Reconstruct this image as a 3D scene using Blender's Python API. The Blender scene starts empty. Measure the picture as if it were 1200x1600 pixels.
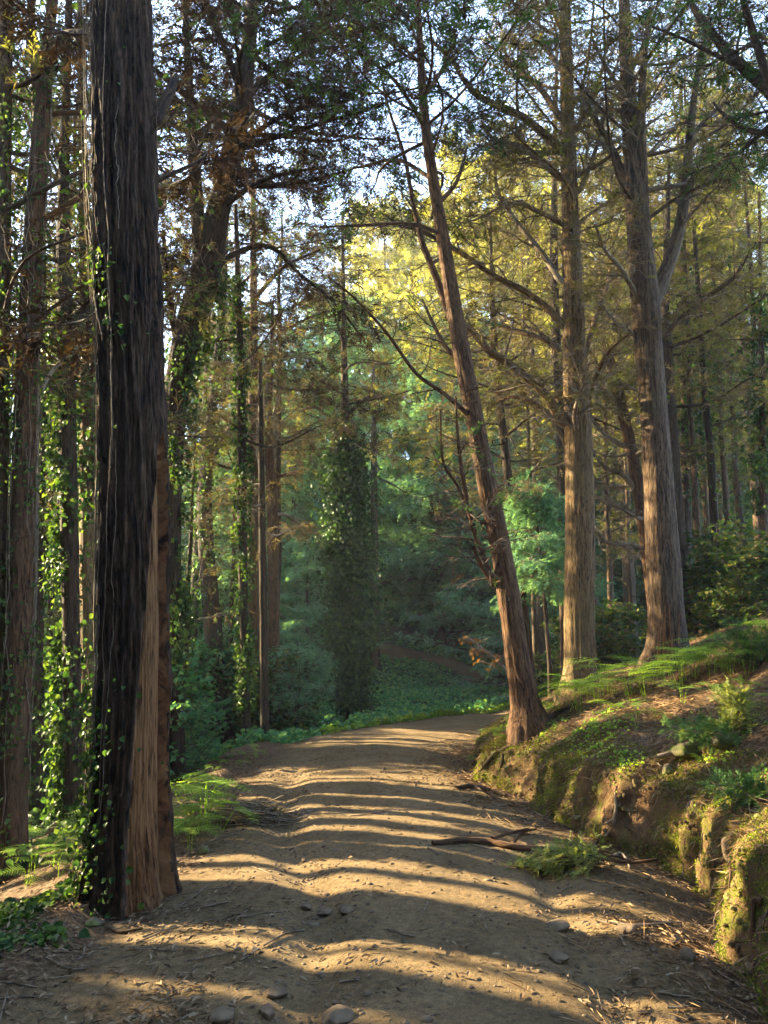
import bpy, math, random
import numpy as np
from mathutils import Vector

rng = np.random.default_rng(11)
random.seed(11)
scene = bpy.context.scene
COL = scene.collection

# ------------------------------------------------------------------ camera model
F = 1202.0                       # focal length in photo pixels (1200x1600)
CAMZ = 1.55
TILT = math.atan(200 / F)        # horizon sits near row 1000
CT, ST = math.cos(TILT), math.sin(TILT)


def ray(px, py):
    r = (np.asarray(px, float) - 600) / F
    u = (800 - np.asarray(py, float)) / F
    return r, CT - u * ST, ST + u * CT


def P(px, py, Y):
    a, b, c = ray(px, py)
    k = Y / b
    return np.array([a * k, Y, CAMZ + c * k])


def wr(w, px, py, Y):            # pixel width -> radius in metres at depth Y
    a, b, c = ray(px, py)
    return 0.5 * w / F * (Y / b)


def to_px(p):
    d = np.array([p[0], p[1], p[2] - CAMZ])
    fwd = d[1] * CT + d[2] * ST
    up = -d[1] * ST + d[2] * CT
    return 600 + F * d[0] / fwd, 800 - F * up / fwd


# ------------------------------------------------------------------ noise
_perm = np.random.default_rng(3).permutation(256)
_perm = np.concatenate([_perm, _perm, _perm])
_grad = np.random.default_rng(4).normal(size=(256, 3))
_grad /= np.linalg.norm(_grad, axis=1)[:, None]


def pn(x, y, z=0.0):
    x, y, z = np.broadcast_arrays(np.asarray(x, float), np.asarray(y, float), np.asarray(z, float))
    xi, yi, zi = np.floor(x).astype(int), np.floor(y).astype(int), np.floor(z).astype(int)
    xf, yf, zf = x - xi, y - yi, z - zi
    u = xf * xf * xf * (xf * (xf * 6 - 15) + 10)
    v = yf * yf * yf * (yf * (yf * 6 - 15) + 10)
    w = zf * zf * zf * (zf * (zf * 6 - 15) + 10)
    xi &= 255; yi &= 255; zi &= 255

    def g(dx, dy, dz):
        h = _perm[_perm[_perm[xi + dx] + yi + dy] + zi + dz]
        gr = _grad[h]
        return gr[..., 0] * (xf - dx) + gr[..., 1] * (yf - dy) + gr[..., 2] * (zf - dz)
    def L(a, b, t): return a + (b - a) * t
    x00 = L(g(0, 0, 0), g(1, 0, 0), u); x10 = L(g(0, 1, 0), g(1, 1, 0), u)
    x01 = L(g(0, 0, 1), g(1, 0, 1), u); x11 = L(g(0, 1, 1), g(1, 1, 1), u)
    return 1.6 * L(L(x00, x10, v), L(x01, x11, v), w)


def fbm(x, y, z=0.0, o=4):
    s, a, f = 0, 0.5, 1.0
    for _ in range(o):
        s = s + a * pn(x * f, y * f, np.asarray(z) * f); a *= .5; f *= 2.03
    return s


def sstep(a, b, x):
    t = np.clip((np.asarray(x, float) - a) / (b - a), 0, 1)
    return t * t * (3 - 2 * t)


# ------------------------------------------------------------------ terrain
def xb0(y):      # foot of the right-hand bank
    return np.interp(y, [-20, 2, 3.5, 4.0, 4.4, 5.0, 5.5, 6.0, 6.6, 7.7, 8.6, 9.6, 11.6, 14, 17, 19, 21, 24, 60],
                     [2.0, 1.62, 1.66, 1.68, 1.75, 2.05, 2.02, 1.86, 1.6, 1.28, .98, 1.08, 1.5, 2.4, 4.6, 7.5, 14, 40, 60])


def xb(y):
    y = np.asarray(y, float)
    near = sstep(14, 9, y)
    lobe = 0.20 * pn(y * 1.25, 3.3) + 0.10 * np.abs(pn(y * 2.4, 8.1)) + 0.06 * pn(y * 6.3, 1.2)
    return xb0(y) + near * lobe


def xl(y):       # left edge of the track
    return np.interp(y, [-20, 2, 5, 6.2, 9.8, 12.4, 14], [-2.4, -1.95, -1.5, -1.45, -1.65, -1.45, -1.3])


def yo(x):       # far (outer) edge of the track where it swings right
    return np.interp(x, [-60, -8, -3, -1.6, -1.0, 0, 1.4, 3, 8, 30, 60], [10, 11.2, 12, 12.2, 13, 14.9, 17, 18.4, 20.5, 25, 28])


def hb(y):
    return np.interp(y, [0, 3, 3.9, 5.4, 6.6, 7.7, 8.6, 10, 13, 16, 20], [.6, .66, .68, .62, .62, .52, .40, .36, .25, .12, .05])


PATH2 = np.array([[-1.2, 33.5], [0, 30.5], [1.3, 28], [2.6, 26], [4.0, 24.4], [6.0, 23.4]])


def d_path2(x, y):
    d = np.full(np.broadcast(x, y).shape, 1e9)
    for a, b in zip(PATH2[:-1], PATH2[1:]):
        ab = b - a
        t = np.clip(((x - a[0]) * ab[0] + (y - a[1]) * ab[1]) / (ab @ ab), 0, 1)
        d = np.minimum(d, np.hypot(x - a[0] - t * ab[0], y - a[1] - t * ab[1]))
    return d


def terrain(x, y, fine=True):
    x = np.asarray(x, float); y = np.asarray(y, float)
    wob = 0.06 * pn(x * 1.1, y * 1.1, 5.0)
    u = x - xb(y)
    w = xl(y) - x + 0.25 * pn(x * .9, y * .9, 2.2)
    v = y - yo(x)
    # road crown, gutter, ruts
    c = np.clip((x - 0.2) / 1.55, -1.6, 1.3)
    z = 0.10 - 0.12 * np.abs(c) ** 1.8
    near = sstep(17, 11, y)
    z = z * near - 0.06 * (1 - near)
    xr = np.interp(y, [2, 3, 4.4, 5, 6, 8, 10], [-.28, -.3, -.36, -.4, -.75, -1.0, -1.1])
    z = z - sstep(11, 8, y) * 0.06 * np.exp(-((x - xr - .05 * pn(y * 2, 4.)) / .16) ** 2)
    xr2 = np.interp(y, [2, 3, 4.4, 5.5, 7], [.85, .95, 1.0, 1.05, 1.1])
    z = z - sstep(7, 5, y) * 0.05 * np.exp(-((x - xr2 - .05 * pn(y * 2, 9.)) / .12) ** 2)
    # bank
    fw = 0.20 + 0.05 * pn(y * 2.0, 7.7)
    ub = np.clip(u, 0, None)
    fade = sstep(26, 18, y)
    ribs = 0.05 * pn(y * 5, ub * 3, 1.5)
    zbank = hb(y) * (0.82 * sstep(0, fw, u) + 0.18 * sstep(fw, fw + .5, u)) + 0.385 * np.clip(ub - fw, 0, None)
    zbank = zbank + sstep(.1, 1.0, ub) * (0.16 * pn(x * .8, y * .8, 9.) + 0.07 * pn(x * 2.1, y * 2.1, 4.)) \
        + ribs * sstep(.02, .1, u) * sstep(.9, .2, u)
    zbank = np.where(ub > 6, zbank - 0.2 * (ub - 6), zbank)
    zbank = zbank + .05 * np.clip(ub - 2.6, 0, 4) + .16 * np.exp(-((x - 2.7) ** 2 + (y - 11) ** 2) / 1.2)
    z = np.where(u > 0, np.maximum(z, -.12) + .09 * sstep(0, .4, u) + zbank * (0.15 + 0.85 * fade) * sstep(30, 24, y), z)
    # left shoulder and fall into the gully
    wl = np.clip(w, 0, None)
    zl = 0.10 * sstep(0, .35, w) * sstep(1.1, .4, w) - 0.26 * np.clip(wl - .7, 0, None)
    zl = np.maximum(zl, -2.4 + 0.02 * wl) + 0.10 * sstep(.3, 2, wl) * pn(x * .9, y * .9, 6.)
    # far side
    vv = np.clip(v, 0, None)
    zf = -0.45 * sstep(0, 2.5, vv) + 0.10 * np.clip(vv - 4, 0, None) + 0.10 * np.clip(vv - 9, 0, None) \
        + 0.25 * np.clip(vv - 17, 0, None) - 0.22 * np.clip(vv - 55, 0, None)
    open_left = sstep(-26, -4, x)
    zf = zf * (.25 + .75 * open_left) - 2.0 * (1 - open_left) * sstep(0, 8, vv)
    zf = zf + 0.35 * sstep(2, 8, vv) * pn(x * .3, y * .3, 3.)
    zl = np.where(w > 0, zl, 0.0) * sstep(26, 14, y)
    z = z + zl + np.where(v > 0, zf, 0.0)
    if fine:
        ro = road_mask(x, y)
        z = z + (0.010 + 0.02 * (1 - ro)) * fbm(x * 5, y * 5, 1., 3) + 0.006 * pn(x * 24, y * 24, 2.) + .02 * pn(x * 1.6, y * 1.6, 8.)
    return z + wob * sstep(0, 3, np.abs(x))


def road_mask(x, y):
    u = x - xb(y); w = xl(y) - x; v = y - yo(x)
    n = 0.18 * pn(x * 2.2, y * 2.2, 7.)
    return sstep(.0, -.35, u + n) * sstep(.1, -.3, w + n) * sstep(0.05, -.2, v + n)


def hz(x, y):
    return float(terrain(np.array([x]), np.array([y]))[0])


def G(px, py, ymax=70):          # where the pixel's ray meets the ground
    a, b, c = ray(px, py)
    Y = np.concatenate([np.arange(2.2, 16, .02), np.arange(16, ymax, .1)])
    k = Y / b
    d = CAMZ + c * k - terrain(a * k, Y)
    i = np.argmax(d < 0) if (d < 0).any() else len(Y) - 1
    return np.array([a * k[i], Y[i], terrain(np.array([a * k[i]]), np.array([Y[i]]))[0]])


PATH2 = np.array([G(px, py)[:2] for px, py in ((578, 1014), (610, 1017), (650, 1023), (690, 1034), (735, 1050), (775, 1064), (815, 1076))])



# ------------------------------------------------------------------ materials
def newmat(name):
    m = bpy.data.materials.new(name); m.use_nodes = True
    nt = m.node_tree; nt.nodes.clear()
    return m, nt, nt.nodes, nt.links


def ramp(nodes, stops):
    r = nodes.new('ShaderNodeValToRGB'); e = r.color_ramp.elements
    while len(e) < len(stops): e.new(.5)
    for q, (p, c) in zip(e, stops):
        q.position = p; q.color = (*c, 1)
    return r


def mat_bark(name, dark, mid, light, sc=1.0, lichen=None, bump=.6):
    m, nt, N, L = newmat(name)
    at = N.new('ShaderNodeAttribute'); at.attribute_name = 'bc'
    mp = N.new('ShaderNodeMapping'); mp.inputs['Scale'].default_value = (34 * sc, 34 * sc, 4.2 * sc)
    L.new(at.outputs['Vector'], mp.inputs['Vector'])
    n1 = N.new('ShaderNodeTexNoise'); n1.inputs['Scale'].default_value = 1.0; n1.inputs['Detail'].default_value = 6; n1.inputs['Roughness'].default_value = .65
    n1.inputs['Distortion'].default_value = .9
    L.new(mp.outputs[0], n1.inputs['Vector'])
    mp2 = N.new('ShaderNodeMapping'); mp2.inputs['Scale'].default_value = (95 * sc, 95 * sc, 16 * sc)
    L.new(at.outputs['Vector'], mp2.inputs['Vector'])
    n2 = N.new('ShaderNodeTexNoise'); n2.inputs['Scale'].default_value = 1.0; n2.inputs['Detail'].default_value = 4
    L.new(mp2.outputs[0], n2.inputs['Vector'])
    ad = N.new('ShaderNodeMath'); ad.operation = 'MULTIPLY_ADD'; ad.inputs[1].default_value = .45
    L.new(n2.outputs[0], ad.inputs[0]); L.new(n1.outputs[0], ad.inputs[2])
    sb = N.new('ShaderNodeMath'); sb.operation = 'SUBTRACT'; sb.inputs[1].default_value = .22
    L.new(ad.outputs[0], sb.inputs[0])
    r = ramp(N, [(.36, tuple(q * .55 for q in dark)), (.47, mid), (.66, light)])
    L.new(sb.outputs[0], r.inputs[0])
    col = r.outputs[0]
    n3 = N.new('ShaderNodeTexNoise'); n3.inputs['Scale'].default_value = 1.7; n3.inputs['Detail'].default_value = 5
    L.new(at.outputs['Vector'], n3.inputs['Vector'])
    r3 = ramp(N, [(.52, (0, 0, 0)), (.68, (1, 1, 1))]); L.new(n3.outputs[0], r3.inputs[0])
    mx = N.new('ShaderNodeMixRGB'); mx.inputs[2].default_value = (*(lichen or light), 1)
    mu = N.new('ShaderNodeMath'); mu.operation = 'MULTIPLY'; mu.inputs[1].default_value = .55
    L.new(r3.outputs[0], mu.inputs[0]); L.new(mu.outputs[0], mx.inputs[0]); L.new(col, mx.inputs[1])
    b = N.new('ShaderNodeBsdfPrincipled'); b.inputs['Roughness'].default_value = .9; b.inputs['Specular IOR Level'].default_value = .2
    L.new(mx.outputs[0], b.inputs['Base Color'])
    bp = N.new('ShaderNodeBump'); bp.inputs['Strength'].default_value = bump; bp.inputs['Distance'].default_value = .035
    L.new(sb.outputs[0], bp.inputs['Height']); L.new(bp.outputs[0], b.inputs['Normal'])
    o = N.new('ShaderNodeOutputMaterial'); L.new(b.outputs[0], o.inputs[0])
    return m


def mat_leaf(name, stops, trans=.35, gloss=.0, tcol=1.3):
    m, nt, N, L = newmat(name)
    at = N.new('ShaderNodeAttribute'); at.attribute_name = 'rnd'
    r = ramp(N, stops); L.new(at.outputs['Fac'], r.inputs[0])
    if gloss > 0:
        d = N.new('ShaderNodeBsdfPrincipled'); d.inputs['Roughness'].default_value = .45; d.inputs['Specular IOR Level'].default_value = gloss
        L.new(r.outputs[0], d.inputs['Base Color'])
    else:
        d = N.new('ShaderNodeBsdfDiffuse'); L.new(r.outputs[0], d.inputs[0])
    out = d.outputs[0]
    if trans > 0:
        t = N.new('ShaderNodeBsdfTranslucent')
        g = N.new('ShaderNodeMixRGB'); g.blend_type = 'MULTIPLY'; g.inputs[0].default_value = 1
        g.inputs[2].default_value = (1.25 * tcol, 1.2 * tcol, .5 * tcol, 1)
        L.new(r.outputs[0], g.inputs[1]); L.new(g.outputs[0], t.inputs[0])
        s = N.new('ShaderNodeMixShader'); s.inputs[0].default_value = trans
        L.new(out, s.inputs[1]); L.new(t.outputs[0], s.inputs[2]); out = s.outputs[0]
    o = N.new('ShaderNodeOutputMaterial'); L.new(out, o.inputs[0])
    return m


def mat_stone(name, a, b2, moss=0.0):
    m, nt, N, L = newmat(name)
    tc = N.new('ShaderNodeTexCoord')
    n1 = N.new('ShaderNodeTexNoise'); n1.inputs['Scale'].default_value = 14; n1.inputs['Detail'].default_value = 7
    L.new(tc.outputs['Object'], n1.inputs['Vector'])
    r = ramp(N, [(.3, a), (.7, b2)]); L.new(n1.outputs[0], r.inputs[0])
    n2 = N.new('ShaderNodeTexNoise'); n2.inputs['Scale'].default_value = 6
    L.new(tc.outputs['Object'], n2.inputs['Vector'])
    r2 = ramp(N, [(.45, (0, 0, 0)), (.6, (1, 1, 1))]); L.new(n2.outputs[0], r2.inputs[0])
    mu = N.new('ShaderNodeMath'); mu.operation = 'MULTIPLY'; mu.inputs[1].default_value = moss; L.new(r2.outputs[0], mu.inputs[0])
    mx = N.new('ShaderNodeMixRGB'); mx.inputs[2].default_value = (.09, .11, .02, 1)
    L.new(mu.outputs[0], mx.inputs[0]); L.new(r.outputs[0], mx.inputs[1])
    b = N.new('ShaderNodeBsdfPrincipled'); b.inputs['Roughness'].default_value = .9; b.inputs['Specular IOR Level'].default_value = .15
    L.new(mx.outputs[0], b.inputs['Base Color'])
    bp = N.new('ShaderNodeBump'); bp.inputs['Strength'].default_value = .5; bp.inputs['Distance'].default_value = .02
    L.new(n1.outputs[0], bp.inputs['Height']); L.new(bp.outputs[0], b.inputs['Normal'])
    o = N.new('ShaderNodeOutputMaterial'); L.new(b.outputs[0], o.inputs[0])
    return m


def mat_ground():
    m, nt, N, L = newmat('forest_ground')
    ge = N.new('ShaderNodeNewGeometry')

    def att(n):
        a = N.new('ShaderNodeAttribute'); a.attribute_name = n; return a.outputs['Fac']

    def noise(s, d=6, r=.6):
        n = N.new('ShaderNodeTexNoise'); n.inputs['Scale'].default_value = s; n.inputs['Detail'].default_value = d; n.inputs['Roughness'].default_value = r
        L.new(ge.outputs['Position'], n.inputs['Vector']); return n.outputs[0]

    def mix(f, a, b, t='MIX'):
        x = N.new('ShaderNodeMixRGB'); x.blend_type = t
        if isinstance(f, float): x.inputs[0].default_value = f
        else: L.new(f, x.inputs[0])
        for i, c in ((1, a), (2, b)):
            if isinstance(c, tuple): x.inputs[i].default_value = (*c, 1)
            else: L.new(c, x.inputs[i])
        return x.outputs[0]

    def rp(src, st):
        r = ramp(N, st); L.new(src, r.inputs[0]); return r.outputs[0]
    nA, nB, nC = noise(2.3), noise(26, 8, .7), noise(120, 4, .7)
    road = rp(nA, [(.3, (.122, .081, .040)), (.7, (.205, .142, .076))])
    road = mix(.55, road, rp(nB, [(.33, (.30, .30, .30)), (.5, (.85, .85, .85)), (.68, (1.6, 1.55, 1.45))]), 'MULTIPLY')
    road = mix(.5, road, rp(nC, [(.35, (.4, .4, .4)), (.62, (1.5, 1.5, 1.45))]), 'MULTIPLY')
    lit = rp(nB, [(.3, (.035, .022, .014)), (.5, (.105, .064, .036)), (.66, (.23, .15, .085))])
    lit = mix(.5, lit, rp(nC, [(.35, (.35, .35, .35)), (.65, (1.7, 1.6, 1.5))]), 'MULTIPLY')
    col = mix(att('road'), lit, road)
    soil = mix(.6, rp(nA, [(.3, (.075, .042, .021)), (.7, (.165, .098, .050))]), rp(nB, [(.3, (.4, .4, .4)), (.65, (1.5, 1.5, 1.5))]), 'MULTIPLY')
    col = mix(att('bank'), col, soil)
    moss = mix(.6, rp(noise(9), [(.3, (.055, .065, .010)), (.7, (.15, .145, .018))]), rp(nC, [(.3, (.4, .4, .4)), (.7, (1.5, 1.5, 1.5))]), 'MULTIPLY')
    ms = N.new('ShaderNodeMath'); ms.operation = 'MULTIPLY'
    L.new(att('moss'), ms.inputs[0]); L.new(rp(noise(7.5, 5), [(.44, (0, 0, 0)), (.60, (1, 1, 1))]), ms.inputs[1])
    col = mix(ms.outputs[0], col, moss)
    veg = rp(noise(6), [(.3, (.015, .030, .014)), (.7, (.05, .075, .03))])
    col = mix(att('veg'), col, veg)
    b = N.new('ShaderNodeBsdfPrincipled'); b.inputs['Roughness'].default_value = .95; b.inputs['Specular IOR Level'].default_value = .15
    L.new(col, b.inputs['Base Color'])
    hh = mix(.5, nB, nC)
    bp = N.new('ShaderNodeBump'); bp.inputs['Strength'].default_value = .9; bp.inputs['Distance'].default_value = .05
    L.new(hh, bp.inputs['Height']); L.new(bp.outputs[0], b.inputs['Normal'])
    o = N.new('ShaderNodeOutputMaterial'); L.new(b.outputs[0], o.inputs[0])
    return m


M = dict(
    bark_big=mat_bark('bark_old_cypress', (0.006, 0.0036, 0.0025), (0.025, 0.0135, 0.008), (0.075, 0.041, 0.023), 1.0, (0.048, 0.03, 0.019), .9),
    bark_red=mat_bark('bark_reddish', (0.013, 0.0062, 0.003), (0.062, 0.03, 0.0145), (0.135, 0.07, 0.034), 1.1, (0.075, 0.046, 0.026)),
    bark_tan=mat_bark('bark_tan', (0.026, 0.014, 0.006), (0.108, 0.064, 0.029), (0.205, 0.13, 0.062), 1.1, (0.115, 0.088, 0.04)),
    bark_grey=mat_bark('bark_grey', (0.011, 0.0065, 0.004), (0.054, 0.032, 0.0185), (0.125, 0.078, 0.045), 1.1, (0.075, 0.058, 0.034)),
    bark_dark=mat_bark('bark_dark', (0.008, 0.005, 0.0032), (0.031, 0.0185, 0.011), (0.072, 0.044, 0.026), 1.0, (0.04, 0.036, 0.022)),
    dead=mat_bark('dead_wood', (.06, .045, .032), (.145, .108, .076), (.26, .20, .145), 2.0, (.3, .28, .22), .3),
    wood=mat_bark('exposed_wood', (0.052, 0.023, 0.008), (0.135, 0.064, 0.024), (0.20, 0.102, 0.042), .7, (0.085, 0.048, 0.02), .5),
    redwood=mat_bark('torn_red_wood', (.024, .009, .004), (.115, .048, .019), (.20, .10, .042), .9, (.12, .06, .026), .7),
    twig=mat_bark('twig_wood', (.05, .035, .025), (.125, .090, .062), (.22, .17, .12), 2.0, None, .2),
    twig_dark=mat_bark('twig_dark', (.02, .015, .013), (.06, .043, .035), (.12, .09, .07), 2.0, None, .2),
    green=mat_leaf('cypress_leaf', [(0, (.025, .065, .030)), (.5, (.055, .11, .042)), (1, (.11, .15, .045))], .35),
    teal=mat_leaf('shade_conifer_leaf', [(0, (.06, .15, .105)), (.5, (.125, .255, .170)), (1, (.20, .33, .20))], .4),  # cool skylight put into the leaf colour, lightened to lift the shaded trees
    olive=mat_leaf('olive_leaf', [(0, (.065, .075, .028)), (.5, (.135, .14, .046)), (1, (.23, .215, .08))], .4),
    brown=mat_leaf('dead_spray', [(0, (.055, .042, .026)), (.5, (.125, .098, .058)), (1, (.22, .175, .10))], .25),
    mauve=mat_leaf('dense_dead_spray', [(0, (.025, .016, .015)), (.5, (.055, .035, .030)), (1, (.10, .066, .050))], .1),
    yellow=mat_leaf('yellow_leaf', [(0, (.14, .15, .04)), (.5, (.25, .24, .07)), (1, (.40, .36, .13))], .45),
    ivy=mat_leaf('ivy_leaf', [(0, (.014, .038, .013)), (.5, (.036, .078, .020)), (1, (.10, .15, .03))], .4, .12),
    ivy_shaded=mat_leaf('shaded_ivy_leaf', [(0, (.012, .034, .014)), (.6, (.028, .066, .022)), (1, (.06, .11, .03))], .25, .1),  # ivy colour darkened to stand in for shade on the column
    fern=mat_leaf('fern_leaf', [(0, (.11, .20, .035)), (.5, (.19, .31, .055)), (1, (.30, .39, .09))], .5),
    cover=mat_leaf('ground_cover_leaf', [(0, (.04, .13, .07)), (.6, (.085, .22, .10)), (1, (.17, .29, .09))], .4),
    litter=mat_leaf('litter_leaf', [(0, (.05, .032, .020)), (.45, (.13, .085, .05)), (.85, (.19, .13, .08)), (1, (.25, .19, .125))], .0),
    bough=mat_leaf('bough_leaf', [(0, (.09, .12, .035)), (.5, (.17, .20, .065)), (1, (.27, .29, .12))], .35),
    dry=mat_leaf('dry_leaf', [(0, (.14, .065, .025)), (1, (.27, .15, .065))], .3),
    needle=mat_leaf('needle_litter', [(0, (.07, .04, .022)), (.6, (.19, .115, .058)), (1, (.32, .22, .12))], .0),
    stone=mat_stone('stone_grey', (.055, .038, .024), (.15, .108, .070), .0),
    stone_moss=mat_stone('stone_mossy', (.05, .04, .026), (.13, .10, .07), .7),
    moss=mat_leaf('moss_tuft', [(0, (.05, .068, .012)), (.5, (.125, .155, .024)), (1, (.23, .245, .045))], .4),
    crumb=mat_stone('soil_crumb', (.05, .03, .016), (.15, .09, .048), .5),
    ground=mat_ground(),
)


# ------------------------------------------------------------------ mesh builder
class MB:
    def __init__(s):
        s.v, s.f4, s.f3, s.bc, s.r, s.n = [], [], [], [], [], 0

    def add(s, v, f4=None, f3=None, bc=None, rnd=None):
        v = np.asarray(v, np.float32).reshape(-1, 3)
        s.v.append(v)
        if f4 is not None: s.f4.append(np.asarray(f4, np.int64).reshape(-1, 4) + s.n)
        if f3 is not None: s.f3.append(np.asarray(f3, np.int64).reshape(-1, 3) + s.n)
        s.bc.append(np.zeros_like(v) if bc is None else np.asarray(bc, np.float32).reshape(-1, 3))
        s.r.append(np.full(len(v), .5, np.float32) if rnd is None else np.asarray(rnd, np.float32).ravel())
        s.n += len(v)

    def build(s, name, mat, parent=None, smooth=True, origin=None, extra=None, kind=None):
        V = np.concatenate(s.v) if s.v else np.zeros((0, 3), np.float32)
        if origin is not None: V = V - np.asarray(origin, np.float32)
        f4 = np.concatenate(s.f4) if s.f4 else np.zeros((0, 4), np.int64)
        f3 = np.concatenate(s.f3) if s.f3 else np.zeros((0, 3), np.int64)
        me = bpy.data.meshes.new(name)
        me.vertices.add(len(V)); me.vertices.foreach_set('co', V.astype(np.float32).ravel())
        li = np.concatenate([f4.ravel(), f3.ravel()]).astype(np.int32)
        me.loops.add(len(li)); me.loops.foreach_set('vertex_index', li)
        ls = np.concatenate([np.arange(len(f4)) * 4, len(f4) * 4 + np.arange(len(f3)) * 3]).astype(np.int32)
        me.polygons.add(len(ls)); me.polygons.foreach_set('loop_start', ls)
        me.polygons.foreach_set('use_smooth', np.full(len(ls), smooth))
        a = me.attributes.new('bc', 'FLOAT_VECTOR', 'POINT'); a.data.foreach_set('vector', np.concatenate(s.bc).ravel())
        a = me.attributes.new('rnd', 'FLOAT', 'POINT'); a.data.foreach_set('value', np.concatenate(s.r))
        for k, arr in (extra or {}).items():
            a = me.attributes.new(k, 'FLOAT', 'POINT'); a.data.foreach_set('value', np.asarray(arr, np.float32).ravel())
        me.materials.append(mat); me.update(calc_edges=True)
        o = bpy.data.objects.new(name, me); COL.objects.link(o)
        if parent is not None: o.parent = parent
        if kind: o['kind'] = kind
        return o


def thing(name, loc, label, cat, group=None):
    o = bpy.data.objects.new(name, None); COL.objects.link(o)
    o.empty_display_size = .2; o.location = loc
    o['label'] = label; o['category'] = cat
    if group: o['group'] = group
    return o


def tag(o, label=None, cat=None, group=None, kind=None):
    if label: o['label'] = label
    if cat: o['category'] = cat
    if group: o['group'] = group
    if kind: o['kind'] = kind
    return o


def copy_tree(root, loc, rz, sc, label, group=None):
    c = root.copy(); COL.objects.link(c)
    c.location = loc; c.rotation_euler = (0, 0, rz); c.scale = sc
    c['label'] = label
    if group: c['group'] = group
    for ch in root.children:
        d = ch.copy(); COL.objects.link(d); d.parent = c
    return c


ORD = ['first', 'second', 'third', 'fourth', 'fifth', 'sixth', 'seventh', 'eighth', 'ninth', 'tenth', 'eleventh', 'twelfth',
       'thirteenth', 'fourteenth', 'fifteenth', 'sixteenth', 'seventeenth', 'eighteenth', 'nineteenth', 'twentieth'] + \
      ['twenty-' + q for q in ('first', 'second', 'third', 'fourth', 'fifth', 'sixth', 'seventh', 'eighth', 'ninth')]


# ------------------------------------------------------------------ tubes, sprays
def nrm(a):
    return a / np.maximum(np.linalg.norm(a, axis=-1, keepdims=True), 1e-9)


def tubes(mb, Pn, Rn, S=4, rnd=None, disp=None):
    """Pn (N,K,3), Rn (N,K): N tubes in one go"""
    Pn = np.asarray(Pn, float); Rn = np.asarray(Rn, float)
    N, K, _ = Pn.shape
    T = nrm(np.gradient(Pn, axis=1))
    ref = np.where(np.abs(T[:, 0, 2:3]) > .9, np.array([1., 0, 0]), np.array([0, 0, 1.]))
    n = nrm(np.cross(T[:, 0], ref))
    s = np.concatenate([np.zeros((N, 1)), np.cumsum(np.linalg.norm(np.diff(Pn, axis=1), axis=2), axis=1)], 1)
    th = np.arange(S) * 2 * np.pi / S
    V = np.empty((N, K, S, 3)); B = np.empty((N, K, S, 3))
    off = rng.random((N, 1)) * 20
    for k in range(K):
        t = T[:, k]
        n = nrm(n - (n * t).sum(1, keepdims=True) * t)
        b = np.cross(t, n)
        r = Rn[:, k][:, None]
        if disp is not None: rr = r * 1.0 + disp(th[None, :], s[:, k][:, None], r)
        else: rr = np.repeat(r, S, 1)
        V[:, k] = Pn[:, k][:, None] + rr[..., None] * (np.cos(th)[None, :, None] * n[:, None] + np.sin(th)[None, :, None] * b[:, None])
        B[:, k, :, 0] = np.cos(th) * r + off; B[:, k, :, 1] = np.sin(th) * r; B[:, k, :, 2] = s[:, k][:, None] + off
    i = np.arange(N)[:, None, None] * K * S; k = np.arange(K - 1)[None, :, None] * S; j = np.arange(S)[None, None, :]; j2 = (j + 1) % S
    q = np.stack([i + k + j, i + k + j2, i + k + S + j2, i + k + S + j], -1)
    mb.add(V, f4=q, bc=B, rnd=None if rnd is None else np.repeat(rnd, K * S))


def spline(pts, K):
    """Catmull-Rom through the rows of pts, K points evenly spaced along it"""
    p = np.asarray(pts, float)
    p = np.concatenate([2 * p[:1] - p[1:2], p, 2 * p[-1:] - p[-2:-1]])
    out = []
    for i in range(1, len(p) - 2):
        t = np.linspace(0, 1, 16, endpoint=(i == len(p) - 3))[:, None]
        a, b, c, d = p[i - 1], p[i], p[i + 1], p[i + 2]
        out.append(.5 * (2 * b + (c - a) * t + (2 * a - 5 * b + 4 * c - d) * t ** 2 + (3 * b - a - 3 * c + d) * t ** 3))
    q = np.concatenate(out)
    s = np.concatenate([[0], np.cumsum(np.linalg.norm(np.diff(q[:, :3], axis=0), axis=1))])
    return np.stack([np.interp(np.linspace(0, s[-1], K), s, q[:, c]) for c in range(q.shape[1])], 1)


def bark_disp(seed, depth=.10, ridges=7, vs=1.3):
    def f(th, s, r):
        tw = th + .25 * pn(s * .5, seed) + .12 * pn(np.cos(th) * 2, np.sin(th) * 2 + s * .9, seed)
        a = 1 - np.abs(pn(np.cos(tw) * ridges * .5 + seed, np.sin(tw) * ridges * .5, s * vs))
        b = 1 - np.abs(pn(np.cos(tw) * ridges * 1.2 + seed, np.sin(tw) * ridges * 1.2, s * vs * 2.2))
        g = pn(np.cos(th) * .8 + seed, np.sin(th) * .8, s * .35)
        return r * (depth * (a ** 2 - .6) + depth * .5 * (b ** 2 - .6) + .10 * g)
    return f


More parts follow.
